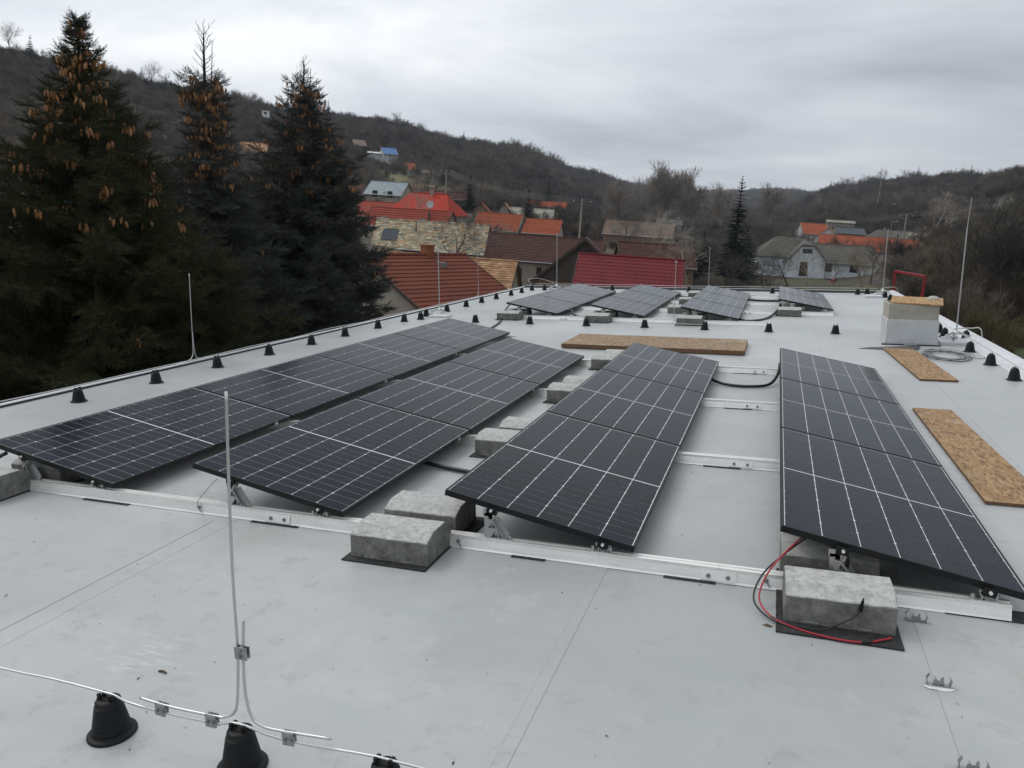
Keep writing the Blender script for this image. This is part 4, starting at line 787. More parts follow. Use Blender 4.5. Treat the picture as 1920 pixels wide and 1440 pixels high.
    for (x, y, w, top, mt) in chim:
        b = MB(); zz = zr - abs(y) * tanp; b.box(x - w / 2, x + w / 2, y - w / 2, y + w / 2, zz - .5, zr + top); b.box(x - w / 2 - .05, x + w / 2 + .05, y - w / 2 - .05, y + w / 2 + .05, zr + top, zr + top + .08); ch = b.obj('chimney', mt, rf)
    t['dims'] = 0; del t['dims']
    return t, dict(L=L, h=h, zr=zr, ze=ze, tanp=tanp, sl=sl, yw=yw)
def on_roof(t, d, x, s, w, l, rise=.1, name='skylight', mt=None, fm=None):   # frame + pane sitting on the front slope
    cs, sn = d['h'] / d['sl'], (d['zr'] - d['ze']) / d['sl']
    def pt(u, v, q): s_ = s + v; return (x + u, -(s_ * cs + q * sn), d['zr'] - s_ * sn + q * cs)
    def slab(b, u0, u1, v0, v1, q0, q1): b.add([pt(u0, v0, q0), pt(u1, v0, q0), pt(u1, v1, q0), pt(u0, v1, q0), pt(u0, v0, q1), pt(u1, v0, q1), pt(u1, v1, q1), pt(u0, v1, q1)], [(0, 1, 2, 3), (7, 6, 5, 4), (4, 5, 1, 0), (5, 6, 2, 1), (6, 7, 3, 2), (7, 4, 0, 3)])
    b = MB(); f = .06
    slab(b, 0, f, 0, l, 0, rise); slab(b, w - f, w, 0, l, 0, rise); slab(b, f, w - f, 0, f, 0, rise); slab(b, f, w - f, l - f, l, 0, rise); slab(b, w / 2 - .03, w / 2 + .03, f, l - f, 0, rise); o = b.obj(name, fm or M['t_dark'], t)
    b = MB(); slab(b, f, w - f, f, l - f, 0, rise - .03); b.obj('pane', mt or M['skyglass'], o)

house('tile_roofed_house', 'house with a long crimson red metal tile roof behind the rear roof edge', (-10.78, 46.56, -.42), (-3.89, 47.53, -.42), (-10.39, 43.79, -2.38), M['w_cream'], M['t_crimson'], 'metal', th=.35, ext=1.25, prise=.036, chim=((-.2, 1.0, .35, -.05, M['w_white']),))
t, d = house('tile_roofed_house', 'nearest house, dull red brown tile roof and beige gable beside the spruces', (-17.17, 29.09, -.47), (-14.49, 35.72, -.47), (-13.09, 27.44, -2.61), M['w_cream'], M['t_redbrown'], 'course', th=.34, ext=1.35, prise=.036, ov=.25, chim=((.9, .15, .5, .45, M['orbrick']),))
b = MB(); b.box(.75, 1.05, -1.2, -.45, d['zr'] - .75, d['zr'] - .30); b.obj('flashing', M['galv'], t)
t, d = house('shingled_barn', 'big barn with a mottled beige shingle roof and a square skylight', (-27.96, 75.75, .45), (-40.77, 73.95, .45), (-27.64, 73.47, -2.61), M['w_cream'], M['t_shingle'], 'tile', tw=.42, th=.22, ext=1.0, prise=.03, cat='barn')
on_roof(t, d, -5.3, 1.35, 1.75, 1.45, .12)
b = MB(); b.tube([(-1.6, -.9, d['zr'] - 1.1), (-1.6, -.9, d['zr'] - .1)], .07, 8); b.obj('vent_pipe', M['t_dark'], t)
house('shingled_outhouse', 'outhouse with a tan orange shingle roof between the red brown and the brown roofs', (-15.53, 48.32, -1.4), (-25.98, 46.85, -1.4), (-15.24, 46.24, -3.29), M['w_cream'], M['t_tan'], 'tile', tw=.42, th=.21, ext=1.5, prise=.03, cat='outhouse')
t, d = house('old_barn', 'long low barn with an old dark brown tile roof and cream wall', (-25.53, 69.18, -.17), (-14.6, 71.9, -.17), (-24.46, 64.92, -2.32), M['w_cream'], M['t_brown'], 'tile', tw=.24, th=.30, ext=1.05, prise=.03, wins=((-.3, 2.0, .5, .7, 'f'),), cat='barn')
b = MB(); b.box(-2.9, -1.9, -d['yw'] - .05, -d['yw'] + .1, 0, 2.1); b.lathe([(.5, -.05), (.5, .05)], 16, (0, 0, 0)); 
b = MB(); n_ = 10; arc = [(-2.4 + .5 * math.cos(a), 2.0 + .32 * math.sin(a)) for a in [i * math.pi / n_ for i in range(n_ + 1)]]; pl = [(-1.9, 0)] + arc + [(-2.9, 0)]
b.add([(x, -d['yw'] - .04, z) for x, z in pl] + [(x, -d['yw'] + .1, z) for x, z in pl], [tuple(range(len(pl)))] + [(i, i + len(pl), (i + 1) % len(pl) + len(pl), (i + 1) % len(pl)) for i in range(len(pl))]); b.obj('door', M['wood'], t)
# timber barn with boarded gable facing the viewer
gr = Vector((-13.9, 62.6, .2)); 
t = tag(mk('timber_barn', None, None, (-14.3, 63.0, -5.2), None, (0, 0, R_(12))), 'timber barn with a dark boarded gable, small window and log store below', 'barn')
zp, zev, hw, dep = 5.35, 1.55, 4.35, 7.0
b = MB(); b.add([(-hw, .3, 0), (hw, .3, 0), (hw, .3, zev), (0, .3, zp - .25), (-hw, .3, zev), (-hw, dep, 0), (hw, dep, 0), (hw, dep, zev), (0, dep, zp - .25), (-hw, dep, zev)], [(0, 1, 2, 3, 4), (9, 8, 7, 6, 5), (0, 5, 6, 1), (1, 6, 7, 2), (4, 9, 5, 0)]); b.obj('wall', M['w_brick'], t)
random.seed(3)
x = -hw + .25
for i in range(40):
    w = .21; xm = x + w / 2; zt = zp - .3 - (zp - zev) * abs(xm) / hw
    if x > hw - .3: break
    if zt > zev + .35: b = MB(); b.box(x + .008, x + w - .008, .24 + uni(-.012, .008), .29, zev + .18, zt); b.obj('plank', M['w_board'], t)
    x += w
b = MB(); b.box(-hw, hw, .12, .3, zev, zev + .16); b.obj('beam', M['w_board'], t)
b = MB(); b.box(-.62, .62, .16, .235, 3.55, 4.35); wn = b.obj('window', M['glass'], t)
b = MB(); 
for q in (-.62, -.22, .18, .58): b.box(q, q + .05, .13, .158, 3.55, 4.35)
b.box(-.62, .63, .13, .1575, 3.93, 3.98); b.obj('window_bars', M['w_board'], wn)
b = MB()
for s_ in (-1, 1): b.add([(0, -.15, zp), (s_ * (hw + .45), -.15, zev - .42), (s_ * (hw + .45), dep, zev - .42), (0, dep, zp), (0, -.15, zp - .1), (s_ * (hw + .45), -.15, zev - .52), (s_ * (hw + .45), dep, zev - .52), (0, dep, zp - .1)], [(0, 1, 2, 3), (7, 6, 5, 4), (0, 4, 5, 1), (1, 5, 6, 2)])
rf = b.obj('roof', M['t_brown'], t)
b = MB()
for s_ in (-1, 1):
    nrow = 17
    for i in range(nrow):
        f0, f1 = i / nrow, (i + 1.04) / nrow; ncol = 26
        for c in range(ncol):
            y0, y1 = -.15 + c * (dep + .15) / ncol, -.15 + (c + .96) * (dep + .15) / ncol
            X = lambda f: s_ * (hw + .45) * f; Z = lambda f: zp - (zp - zev + .42) * f
            b.add([(X(f0), y0, Z(f0) + .005), (X(f0), y1, Z(f0) + .005), (X(f1), y1, Z(f1) + .045), (X(f1), y0, Z(f1) + .045)], [(0, 1, 2, 3)])
o = b.obj('roof_tiles', M['t_brown'], rf); o['kind'] = 'stuff'
for s_ in (-1, 1): b = MB(); b.bar((0, -.17, zp - .05), (s_ * (hw + .45), -.17, zev - .47), .05, .2); b.obj('verge_board', M['w_board'], t)
b = MB()
for i in range(150): x, z = uni(-hw + .3, hw - .3), uni(.12, 1.15); b.tube([(x, -.4, z), (x, .28, z)], .07, 6)
o = b.obj('log_stack', M['orbrick']); o.location = (-14.3, 63.0, -5.2); o.rotation_euler = (0, 0, R_(12)); tag(o, 'stack of split firewood under the boarded gable of the timber barn', 'firewood', kind='stuff')
house('old_barn', 'brown tiled roof showing to the right behind the timber barn gable', (-12.9, 70.3, -.15), (-6.0, 72.5, -.7), (-12.5, 67.6, -1.9), M['w_brick'], M['t_brown'], 'tile', tw=.24, th=.3, ext=1.1, cat='barn')
house('orange_roofed_house', 'white house with orange tile roof and a small spruce before it', (-38.53, 119.71, 1.68), (-46.9, 120.3, 1.68), (-38.69, 117.41, -1.07), M['w_white'], M['t_orange'], 'course', th=.36, prise=.05)
house('orange_roofed_house', 'lower orange roofed house adjoining it on the right, by the power pole', (-32.3, 121.56, 1.18), (-38.4, 120.7, 1.18), (-31.73, 117.5, -1.09), M['w_cream'], M['t_orange'], 'course', th=.36, prise=.05)
house('pale_roofed_house', 'long low house with a pale whitish shingle roof behind the orange roofs', (-41.87, 150.04, 3.03), (-51.2, 148.4, 3.03), (-41.56, 148.27, 1.1), M['w_cream'], M['t_pale'], 'tile', tw=.6, th=.35)
house('gabled_house', 'brick gable with white verge boards left of the pale roof', (-51.5, 133.5, 3.35), (-53.0, 139.0, 3.35), (-49.8, 133.9, 1.6), M['w_brick'], M['t_red'], 'course', th=.4)
house('gabled_house', 'small tan gable between the brick gable and the pale roof', (-49.0, 139.5, 3.6), (-50.2, 144.5, 3.6), (-47.8, 139.8, 2.2), M['w_cream'], M['t_tan'], 'course', th=.4)
house('village_house', 'low house with thin orange roof line behind the pale shingle roof', (-53.5, 168.0, 4.9), (-44.5, 169.5, 4.9), (-53.2, 166.0, 3.7), M['w_cream'], M['t_orange'], 'course', th=.4)
t, d = house('red_roofed_house', 'house with the brightest red hipped roof, chimney and satellite dish', (-47.85, 96.54, 3.84), (-42.43, 96.92, 3.84), (-47.6, 92.95, 1.59), M['w_cream'], M['t_bright'], 'none', ext=1.25, hip=(1.7, 2.0), chim=((.6, -.35, .42, .5, M['chim']),))
def dish(x, y, z, r, label, rz=0, pole=1.2):
    t = tag(mk('satellite_dish', None, None, (x, y, z), None, (0, 0, R_(rz))), label, 'satellite dish', 'satellite dishes')
    b = MB(); n = 16; vs = [(0, 0, 0)]
    for k, rr in ((1, .5), (2, 1.0)): vs += [(rr * r * math.cos(a), -.12 * r * (rr * rr) * 1.2, rr * r * 1.08 * math.sin(a)) for a in [i * 2 * math.pi / n for i in range(n)]]
    b.add(vs, [(0, 1 + i, 1 + (i + 1) % n) for i in range(n)] + [(1 + i, 1 + n + i, 1 + n + (i + 1) % n, 1 + (i + 1) % n) for i in range(n)]); b.obj('reflector', M['whitemetal'], t)
    b = MB(); b.tube([(0, .05, 0), (0, .12, -.1), (0, .12, -pole)], .03, 6); b.tube([(0, -.02, -r), (0, -.45 * r - .2, -.1)], .015, 5); b.box(-.05, .05, -.45 * r - .3, -.45 * r - .18, -.14, -.04); b.obj('mount', M['galv'], t)
dish(-40.2, 86.6, 2.35, .42, 'grey satellite dish against the bright red roof', 20); dish(-58.0, 118.5, 1.9, .42, 'white satellite dish on the yellowish wall behind the spruce', 20); dish(-63.0, 133.0, 3.2, .45, 'white satellite dish under the eave of the grey sheet roof', 25)
t, d = house('red_roofed_house', 'long red tiled roof in front of the bright red roof, with two skylights', (-36.83, 86.21, 1.59), (-49.4, 88.4, 1.59), (-37.02, 85.12, .13), M['w_cream'], M['t_red'], 'course', th=.36, ext=1.6, prise=.06)
on_roof(t, d, 2.0, 1.4, .9, .8, .14); on_roof(t, d, -4.0, 1.5, .9, .8, .14); b = MB(); b.tube([(3.4, -.9, d['zr'] - 1.3), (3.4, -.9, d['zr'] - .1)], .13, 8); b.obj('stove_pipe', M['t_dark'], t)
t, d = house('tin_roofed_house', 'house with a grey blue sheet metal roof on the left slope', (-69.4, 139.44, 6.47), (-77.0, 137.82, 6.47), (-68.32, 134.35, 3.93), M['w_cream'], M['t_grey'], 'none', ext=1.05, wins=((-1.5, 2.2, 1.0, 1.2, 'f'), (1.5, 2.2, 1.0, 1.2, 'f')))
b = MB()
for i in range(12): x = -d['L'] / 2 + (i + .5) * d['L'] / 12; b.bar((x, -.02, d['zr'] + .01), (x, -d['h'], d['ze'] + .01), .03, .05)
b.obj('standing_seam', M['t_grey'], t)
house('village_house', 'brown hipped roof and yellowish wall left of the grey blue roof', (-83.5, 136.5, 6.1), (-79.0, 137.6, 6.1), (-83.0, 131.5, 3.6), mat('ochre_wall', (.30, .24, .14), .95), M['t_brown'], 'course', th=.36, hip=(1, 2.2), wins=((.8, 1.6, 1.0, 1.2, 'f'),))
house('shingled_house', 'small house with a pale sandy shingle roof right of the grey blue roof', (-75.0, 164.4, 7.0), (-81.2, 162.9, 7.0), (-74.27, 160.67, 5.0), M['w_board'], M['t_tan'], 'tile', tw=.5, th=.35)
house('village_house', 'dark reddish roof at the right foot of the sandy shingle roof', (-70.5, 160.0, 5.6), (-64.5, 161.5, 5.6), (-70.2, 157.2, 4.0), M['w_board'], M['t_brown'], 'course', th=.4)
house('village_house', 'deep red roofed shed tucked between grey blue and sandy roofs', (-71.5, 151.0, 5.4), (-67.0, 152.0, 5.4), (-71.2, 148.6, 4.0), M['w_cream'], M['t_crimson'], 'none')
house('ruined_barn', 'old barn with a mottled grey and rusty tile roof in the valley', (-29.64, 142.77, 1.73), (-16.42, 142.31, 1.73), (-29.73, 140.37, -.84), M['w_brick'], M['t_mottled'], 'tile', tw=.7, th=.4, cat='barn')
house('village_house', 'small grey roof peeping over the mottled barn roof', (-26.16, 184.02, 2.78), (-20.11, 184.87, 2.78), (-25.93, 182.44, 1.53), M['w_cream'], M['t_greyold'], 'course', th=.4, chim=((2.0, .2, .5, .5, M['chim']),))
house('village_house', 'bluish white house wall right of the mottled barn', (-14.6, 139.5, -.2), (-11.8, 139.7, -.2), (-14.5, 137.5, -1.2), M['w_blue'], M['t_greyold'], 'course', th=.4)
# pale blue house on the right: long wing, hipped left wing and half hipped gable
t, d = house('village_house', 'pale blue rendered house with worn grey roof and gable among fruit trees', (5.2, 112.6, .32), (14.3, 114.2, .32), (5.7, 109.4, -2.0), M['w_blue'], M['t_greyold'], 'tile', tw=.4, th=.3, wins=((-1.7, 1.75, .95, 1.3, 'f'), (1.6, 1.75, 1.1, 1.15, 'f')), back=3.6, ext=1.02)
X0 = -d['L'] / 2
b = MB(); gx, ghw, gy, gdep, gz_e, gz_p = X0 - .25, 2.55, -d['yw'] - .75, 4.0, 2.35, 4.75
b.add([(gx - ghw, gy, 0), (gx + ghw, gy, 0), (gx + ghw, gy, gz_e), (gx + .95, gy, gz_p - .45), (gx - .95, gy, gz_p - .45), (gx - ghw, gy, gz_e)] + [(gx - ghw, gy + gdep, 0), (gx + ghw, gy + gdep, 0), (gx + ghw, gy + gdep, gz_e), (gx + .95, gy + gdep, gz_p - .45), (gx - .95, gy + gdep, gz_p - .45), (gx - ghw, gy + gdep, gz_e)], [(0, 1, 2, 3, 4, 5), (0, 5, 11, 6), (1, 7, 8, 2)]); b.obj('gable_wall', M['w_blue'], t)
b = MB()
hx = .85; zt = gz_p
for s_ in (-1, 1):
    b.add([(gx, gy + 1.2, zt + .28), (gx + s_ * hx, gy - .3, zt - .25), (gx + s_ * (ghw + .35), gy - .3, gz_e - .32), (gx + s_ * (ghw + .35), gy + gdep, gz_e - .32), (gx, gy + gdep, zt + .28)], [(0, 1, 2, 3, 4) if s_ > 0 else (4, 3, 2, 1, 0)])
    b.bar((gx + s_ * hx, gy - .3, zt - .3), (gx + s_ * (ghw + .35), gy - .3, gz_e - .38), .06, .16)
b.add([(gx, gy + 1.2, zt + .28), (gx - hx, gy - .3, zt - .25), (gx + hx, gy - .3, zt - .25)], [(0, 1, 2)]); b.bar((gx - hx, gy - .3, zt - .3), (gx + hx, gy - .3, zt - .3), .06, .14)
b.obj('gable_roof', M['t_greyold'], t)
b = MB(); b.box(gx - .65, gx + .65, gy - .03, gy - .005, 3.35, 3.95); w_ = b.obj('attic_window', M['wood'], t)
b = MB(); b.box(gx - .60, gx - .04, gy - .04, gy - .031, 3.4, 3.9); b.box(gx + .04, gx + .60, gy - .04, gy - .031, 3.4, 3.9); b.obj('pane', M['glass'], w_)
b = MB(); b.box(gx - .75, gx + .3, gy - .03, gy - .005, .3, 2.2); b.obj('door', M['wood'], t)
# left wing
b = MB(); lx0, lx1, ly0, ly1 = gx - 6.3, gx - ghw + .3, -d['yw'] + .1, 4.2; b.box(lx0, lx1, ly0, ly1, 0, 2.75); b.obj('wing_wall', M['w_blue'], t)
b = MB(); ez = 2.6; rz_ = 5.35; a0 = (lx0 - .35, ly0 - .35, ez); a1 = (gx + .4, ly0 - .35, ez); a2 = (gx + .4, ly1 + .3, ez); a3 = (lx0 - .35, ly1 + .3, ez); r0 = (lx0 + 2.9, .7, rz_); r1 = (gx + .6, .7, rz_ - .1)
b.add([a0, a1, a2, a3, r0, r1], [(0, 1, 5, 4), (3, 0, 4), (2, 3, 4, 5)]); wr = b.obj('wing_roof', M['t_greyold'], t)
b = MB(); nrow = 14
for i in range(nrow):
    f0, f1 = i / nrow, (i + 1.03) / nrow
    for (e0, e1, q0, q1, n_) in ((a0, a1, r0, r1, 20), (a3, a0, r0, r0, 18)):
        L0 = [e0[k] + (q0[k] - e0[k]) * f0 for k in range(3)]; R0 = [e1[k] + (q1[k] - e1[k]) * f0 for k in range(3)]; L1 = [e0[k] + (q0[k] - e0[k]) * f1 for k in range(3)]; R1 = [e1[k] + (q1[k] - e1[k]) * f1 for k in range(3)]
        for c in range(n_):
            g0, g1 = c / n_, (c + .95) / n_; I = lambda Lp, Rp, g, up_: (Lp[0] + (Rp[0] - Lp[0]) * g, Lp[1] + (Rp[1] - Lp[1]) * g, Lp[2] + (Rp[2] - Lp[2]) * g + up_)
            b.add([I(L0, R0, g0, .045), I(L0, R0, g1, .045), I(L1, R1, g1, .012), I(L1, R1, g0, .012)], [(0, 1, 2, 3)])
o = b.obj('roof_tiles', M['t_greyold'], wr); o['kind'] = 'stuff'
house('orange_roofed_house', 'long vivid orange roof behind the pale blue house', (9.42, 165.89, 1.5), (27.6, 163.9, 1.5), (9.14, 163.2, -.19), M['w_cream'], M['t_orange'], 'course', th=.38, ext=1.5, chim=((5.0, -1.2, .25, .8, M['t_dark']),))
t, d = house('village_house', 'white two storey house with orange roof and dormer gable', (5.6, 176.0, 3.6), (11.0, 177.0, 3.6), (6.1, 172.6, 1.9), M['w_white'], M['t_orange'], 'course', th=.38, ext=1.3, wins=((-2.0, 2.0, .6, 1.3, 'f'),))
house('village_house', 'white gable with orange verges at the right front of the two storey house', (11.2, 170.0, 3.0), (11.6, 175.0, 3.0), (14.2, 169.7, .3), M['w_white'], M['t_orange'], 'course', th=.38, ov=.4)
house('village_house', 'house with a dark grey sheet roof right of the dormered house', (13.0, 187.0, 3.3), (19.5, 188.3, 2.9), (13.8, 184.6, 2.0), M['w_cream'], M['t_dark'], 'none')
house('village_house', 'cream walled building top showing behind the dark grey roof', (12.2, 206.0, 5.0), (19.0, 207.0, 5.0), (12.4, 205.0, 4.5), M['w_cream'], M['w_cream'], 'none')
house('village_house', 'grey hipped roof with chimney left of the pale shingle roof', (22.3, 187.0, 3.2), (28.0, 186.3, 3.2), (22.0, 184.3, 1.5), M['w_cream'], M['t_greyold'], 'course', th=.4, hip=(2.6, 0), chim=((-1.6, .3, .5, .5, M['chim']),))
house('pale_roofed_house', 'long pale lichen covered shingle roof at the right behind bare trees', (29.0, 194.2, 3.1), (42.0, 192.9, 3.1), (28.8, 192.4, 1.2), M['w_cream'], M['t_pale'], 'tile', tw=.7, th=.38, ext=1.5)
house('hill_cottage', 'sandy roofed house half hidden behind the spruces on the left slope', (-127.04, 162.03, 15.0), (-121.6, 165.6, 15.0), (-124.74, 158.63, 12.1), M['w_white'], M['t_tan'], 'tile', tw=.8, th=.5)
house('hill_cottage', 'hillside cottage with a bright blue sheet roof', (-131.5, 242.5, 21.2), (-127.6, 246.0, 21.2), (-129.0, 239.8, 18.9), M['w_white'], M['t_blue'], 'none')
house('hill_cottage', 'lean-to with pale sheet roof left of the blue roofed cottage', (-136.2, 241.5, 19.6), (-131.2, 244.0, 19.6), (-135.2, 239.4, 19.0), M['w_white'], M['whitemetal'], 'none')
house('hill_cottage', 'small hut with a rusty brown roof, uppermost on the left slope', (-150.1, 254.87, 24.6), (-146.6, 258.0, 24.6), (-147.49, 251.97, 22.4), M['w_board'], M['t_mottled'], 'tile', tw=1.0, th=.6)
house('hill_cottage', 'tumbledown cottage with an orange roof below the blue roofed one', (-115.5, 229.0, 15.6), (-112.6, 230.6, 15.6), (-114.0, 226.6, 13.4), M['w_white'], M['t_orange'], 'course', th=.5)
house('hill_cottage', 'tumbledown white walled cottage right of the small orange roof', (-109.6, 229.5, 13.6), (-106.0, 231.5, 13.6), (-108.6, 227.0, 12.4), M['w_white'], M['t_mottled'], 'none')
house('village_house', 'orange roof glimpsed between the left and middle spruces', (-89.84, 114.95, 6.2), (-83.0, 119.5, 6.2), (-87.5, 111.5, 4.4), M['w_white'], M['t_orange'], 'course', th=.4)
house('village_house', 'orange roof cut by the left picture edge behind the spruce', (-112.0, 80.0, 5.1), (-106.6, 86.0, 5.1), (-109.0, 77.6, 3.0), M['w_cream'], M['t_orange'], 'course', th=.4)
house('village_house', 'red roofs showing through the twigs right of the rightmost spruce', (-56.5, 98.0, 2.3), (-50.0, 99.0, 2.3), (-56.0, 94.5, .2), M['w_cream'], M['t_red'], 'course', th=.38)
house('white_house', 'bright white building glimpsed through gaps in the left spruces', (-26.5, 13.0, 1.6), (-24.6, 25.0, 1.6), (-22.6, 13.0, .2), M['w_bright'], M['t_greyold'], 'none', wins=((-2, 3.5, 1.2, 1.4, 'f'),))
# small white lookout hut
t = tag(mk('lookout_hut', None, None, (-169.3, 230.3, gz(-169.3, 230.3)), None, (0, 0, R_(30))), 'tiny white hut on stilts high on the left hillside', 'hut')
b = MB(); b.box(-1.1, 1.1, -1, 1, 3.0, 5.2); b.obj('cabin', M['w_bright'], t); b = MB(); b.box(-.5, .5, -1.04, -1.005, 4.1, 4.8); b.obj('window', M['glass'], t); b = MB()
for p_ in ((-1, -.9), (1, -.9), (-1, .9), (1, .9)): b.box(p_[0] - .08, p_[0] + .08, p_[1] - .08, p_[1] + .08, 0, 2.995)
b.obj('stilts', M['w_board'], t); b = MB(); b.box(-1.3, 1.3, -1.25, 1.2, 5.2, 5.32); b.obj('roof', M['whitemetal'], t)
house('hill_cottage', 'tiny pale cottage low on the right hand hillside', (45.0, 357.0, 15.5), (49.5, 357.5, 15.5), (45.2, 354.0, 13.8), M['w_white'], M['t_tan'], 'none')

# ---- poles and wires
def pole(x, y, h, label, arm=1.2):
    z = gz(x, y); t = tag(mk('power_pole', None, None, (x, y, z)), label, 'power pole', 'village power poles')
    b = MB(); b.tube([(0, 0, -.3), (0, 0, h)], [.16, .10], 8); b.obj('pole_shaft', M['chim'], t); b = MB(); b.box(-arm, arm, -.05, .05, h - .5, h - .4); b.obj('crossarm', M['w_board'], t)
    b = MB()
    for q in (-arm + .1, 0, arm - .1): b.lathe([(.04, h - .4), (.07, h - .32), (.03, h - .2)], 8, (q, 0, 0))
    b.obj('insulators', M['whitemetal'], t); return Vector((x, y, z + h - .2))
p1 = pole(-23.0, 96.0, 8.3, 'power pole in the middle, right of the orange roofs'); p2 = pole(-66.0, 150.0, 8.0, 'power pole behind the red tiled roofs'); p3 = pole(25.5, 172.0, 7.5, 'power pole above the grey hipped roof on the right'); p4 = pole(33.0, 300.0, 13, 'distant twin armed power pole on the right hillside', 2.5); p5 = pole(90, 150, 9, 'power pole beyond the right picture edge'); p6 = pole(-4.0, 120.0, 7.0, 'power pole among the trees by the tall dark spruce')
M['line'] = mat('power_line', (.30, .31, .32), .5)
def span(a, c, label, off=0, sag=1.2, r=.009):
    pts = []
    for i in range(15):
        f = i / 14; p = a.lerp(c, f); p.z -= sag * 4 * f * (1 - f) - off * 0; pts.append(p + Vector((0, off, off * .3)))
    b = MB(); b.tube(pts, r, 4); tag(b.obj('power_line', M['line']), label, 'power line', 'overhead wires')
for i, o_ in enumerate((-1.0, 0, 1.0)):
    w_ = ('front', 'middle', 'rear')[i]
    span(p2, p1, f'{w_} overhead wire between the red roofs and the middle pole', o_); span(p1, p6, f'{w_} overhead wire from the middle pole towards the tall spruce', o_, .6); span(p6, p3, f'{w_} overhead wire crossing before the orange roofs on the right', o_, .8); span(p3, p5, f'{w_} overhead wire running off to the right', o_)
t = tag(mk('street_lamp', None, None, (23.5, 176.0, gz(23.5, 176))), 'slim street lamp beside the grey hipped roof', 'street lamp'); b = MB(); b.tube([(0, 0, 0), (0, 0, 5.6), (.2, 0, 5.9), (.8, 0, 6.0)], .045, 6); b.obj('mast', M['galv'], t); b = MB(); b.box(.7, 1.2, -.10, .10, 5.95, 6.05); b.obj('lamp_head', M['whitemetal'], t)
# garden fence behind our building
t = tag(mk('garden_fence', None, None, (0, 0, 0)), 'thin dark wire and post fence in the gardens behind the rear roof edge', 'fence')
pts = [(-4 + i * 1.7, 52 + .35 * i * (i < 8) + (i >= 8) * 2.8 + .2 * math.sin(i)) for i in range(13)]
for x, y in pts: b = MB(); b.tube([(x, y, gz(x, y) - .1), (x, y, gz(x, y) + 1.5)], .04, 5); b.obj('fence_post', M['w_board'], t)
b = MB()
for hgt in (.3, .8, 1.35):
    for i in range(len(pts) - 1): b.bar((pts[i][0], pts[i][1], gz(*pts[i]) + hgt), (pts[i + 1][0], pts[i + 1][1], gz(*pts[i + 1]) + hgt), .02, .02)
b.obj('fence_wire', M['galv'], t)
b = MB(); b.lathe([(.28, 0), (.34, .5), (.3, .55), (.12, .62)], 10); o = b.obj('garden_barrel', M['darkred'], loc=(9.0, 103.5, gz(9, 103.5))); tag(o, 'small red barrel on the grass before the pale blue house', 'barrel')

# ================================================================== TREES
M['bark'] = mat('grey_brown_bark', (.060, .050, .043), .95, col2=(.042, .035, .030), scale=.3)
M['bark_warm'] = mat('brown_twigs', (.124, .104, .078), .95, var=.35, posvar=.018); M['bark_grey'] = mat('grey_twigs', (.30, .265, .225), .95, var=.25); M['bark_dark'] = mat('dark_twigs', (.084, .078, .066), .95, var=.4, posvar=.015)
M['willow'] = mat('olive_twigs', (.13, .105, .05), .95, var=.3)
M['spruce_bark'] = mat('spruce_bark', (.028, .022, .016), .95)
def needles(name, a, c):
    m = mat(name, a, .75, var=.35, island=0); m.node_tree.nodes['Principled BSDF'].inputs['Specular IOR Level'].default_value = .25; return m
M['nd_green'] = needles('green_needles', (.055, .066, .020), 0); M['nd_blue'] = needles('blue_green_needles', (.105, .118, .104), 0); M['nd_far'] = needles('far_needles', (.013, .022, .013), 0)
M['conec'] = mat('brown_spruce_cone', (.42, .215, .085), .8, col2=(.27, .135, .055), scale=60, var=.3)
RMIN = [.006]
def d_(x, y): return math.hypot(x - PX, y - PY)
def grow(b, p, d, L, r, lev, maxlev, nb, curl=.25, upb=.15, ratio=.62, sides=None):
    segs = 4 if lev == 0 else 3 if lev < maxlev else 2; pts = [p.copy()]; dirs = [d.copy()]; q = p.copy(); dd = d.copy()
    for i in range(segs):
        dd = (dd + Vector((uni(-1, 1), uni(-1, 1), uni(-1, 1))) * curl + Vector((0, 0, upb))).normalized(); q = q + dd * L / segs; pts.append(q.copy()); dirs.append(dd.copy())
    b.tube(pts, [max(r * (1 - .75 * i / segs), RMIN[0] * (1.5 - lev / 2 / max(maxlev, 1)) * (1 - .4 * i / segs)) for i in range(segs + 1)], (6 if lev == 0 else 4 if lev < maxlev - 1 else 3) if sides is None else sides, caps=False)
    if lev >= maxlev: return
    k = nb[lev]
    for i in range(k):
        f = .3 + .7 * (i + rnd()) / k if lev else .35 + .65 * (i + rnd()) / k; j = min(int(f * segs), segs - 1); g = f * segs - j
        o = pts[j].lerp(pts[j + 1], g); ax = dirs[j + 1]; side = ax.orthogonal().normalized(); side.rotate(Quaternion(ax, uni(0, 6.283))); a = uni(.45, .95)
        nd = (ax * math.cos(a) + side * math.sin(a)).normalized(); grow(b, o, nd, L * ratio * uni(.7, 1.15) * (1 - .35 * f if lev == 0 else 1), r * (.5 if lev else .42) * (1 - .45 * f), lev + 1, maxlev, nb, curl, upb, ratio, sides)
def bare_mesh(seed, H, nb, maxlev=3, curl=.2, upb=.16, ratio=.62, r=.02, mt='bark', stems=1, lean=0, rmin=.006):
    RMIN[0] = rmin; random.seed(seed); b = MB()
    for s_ in range(stems):
        d = Vector((uni(-lean, lean), uni(-lean, lean), 1)).normalized(); grow(b, Vector((uni(-.1, .1) * stems, uni(-.1, .1) * stems, -.1)), d, H * .62 * uni(.8, 1.05), H * r, 0, maxlev, nb, curl, upb, ratio)
    return b.mesh('bare_tree', M[mt])
def lib(name, meshes):
    c = bpy.data.collections.new(name)
    for i, me in enumerate(meshes): o = bpy.data.objects.new(f'{name}_{i}', me); c.objects.link(o)
    return c
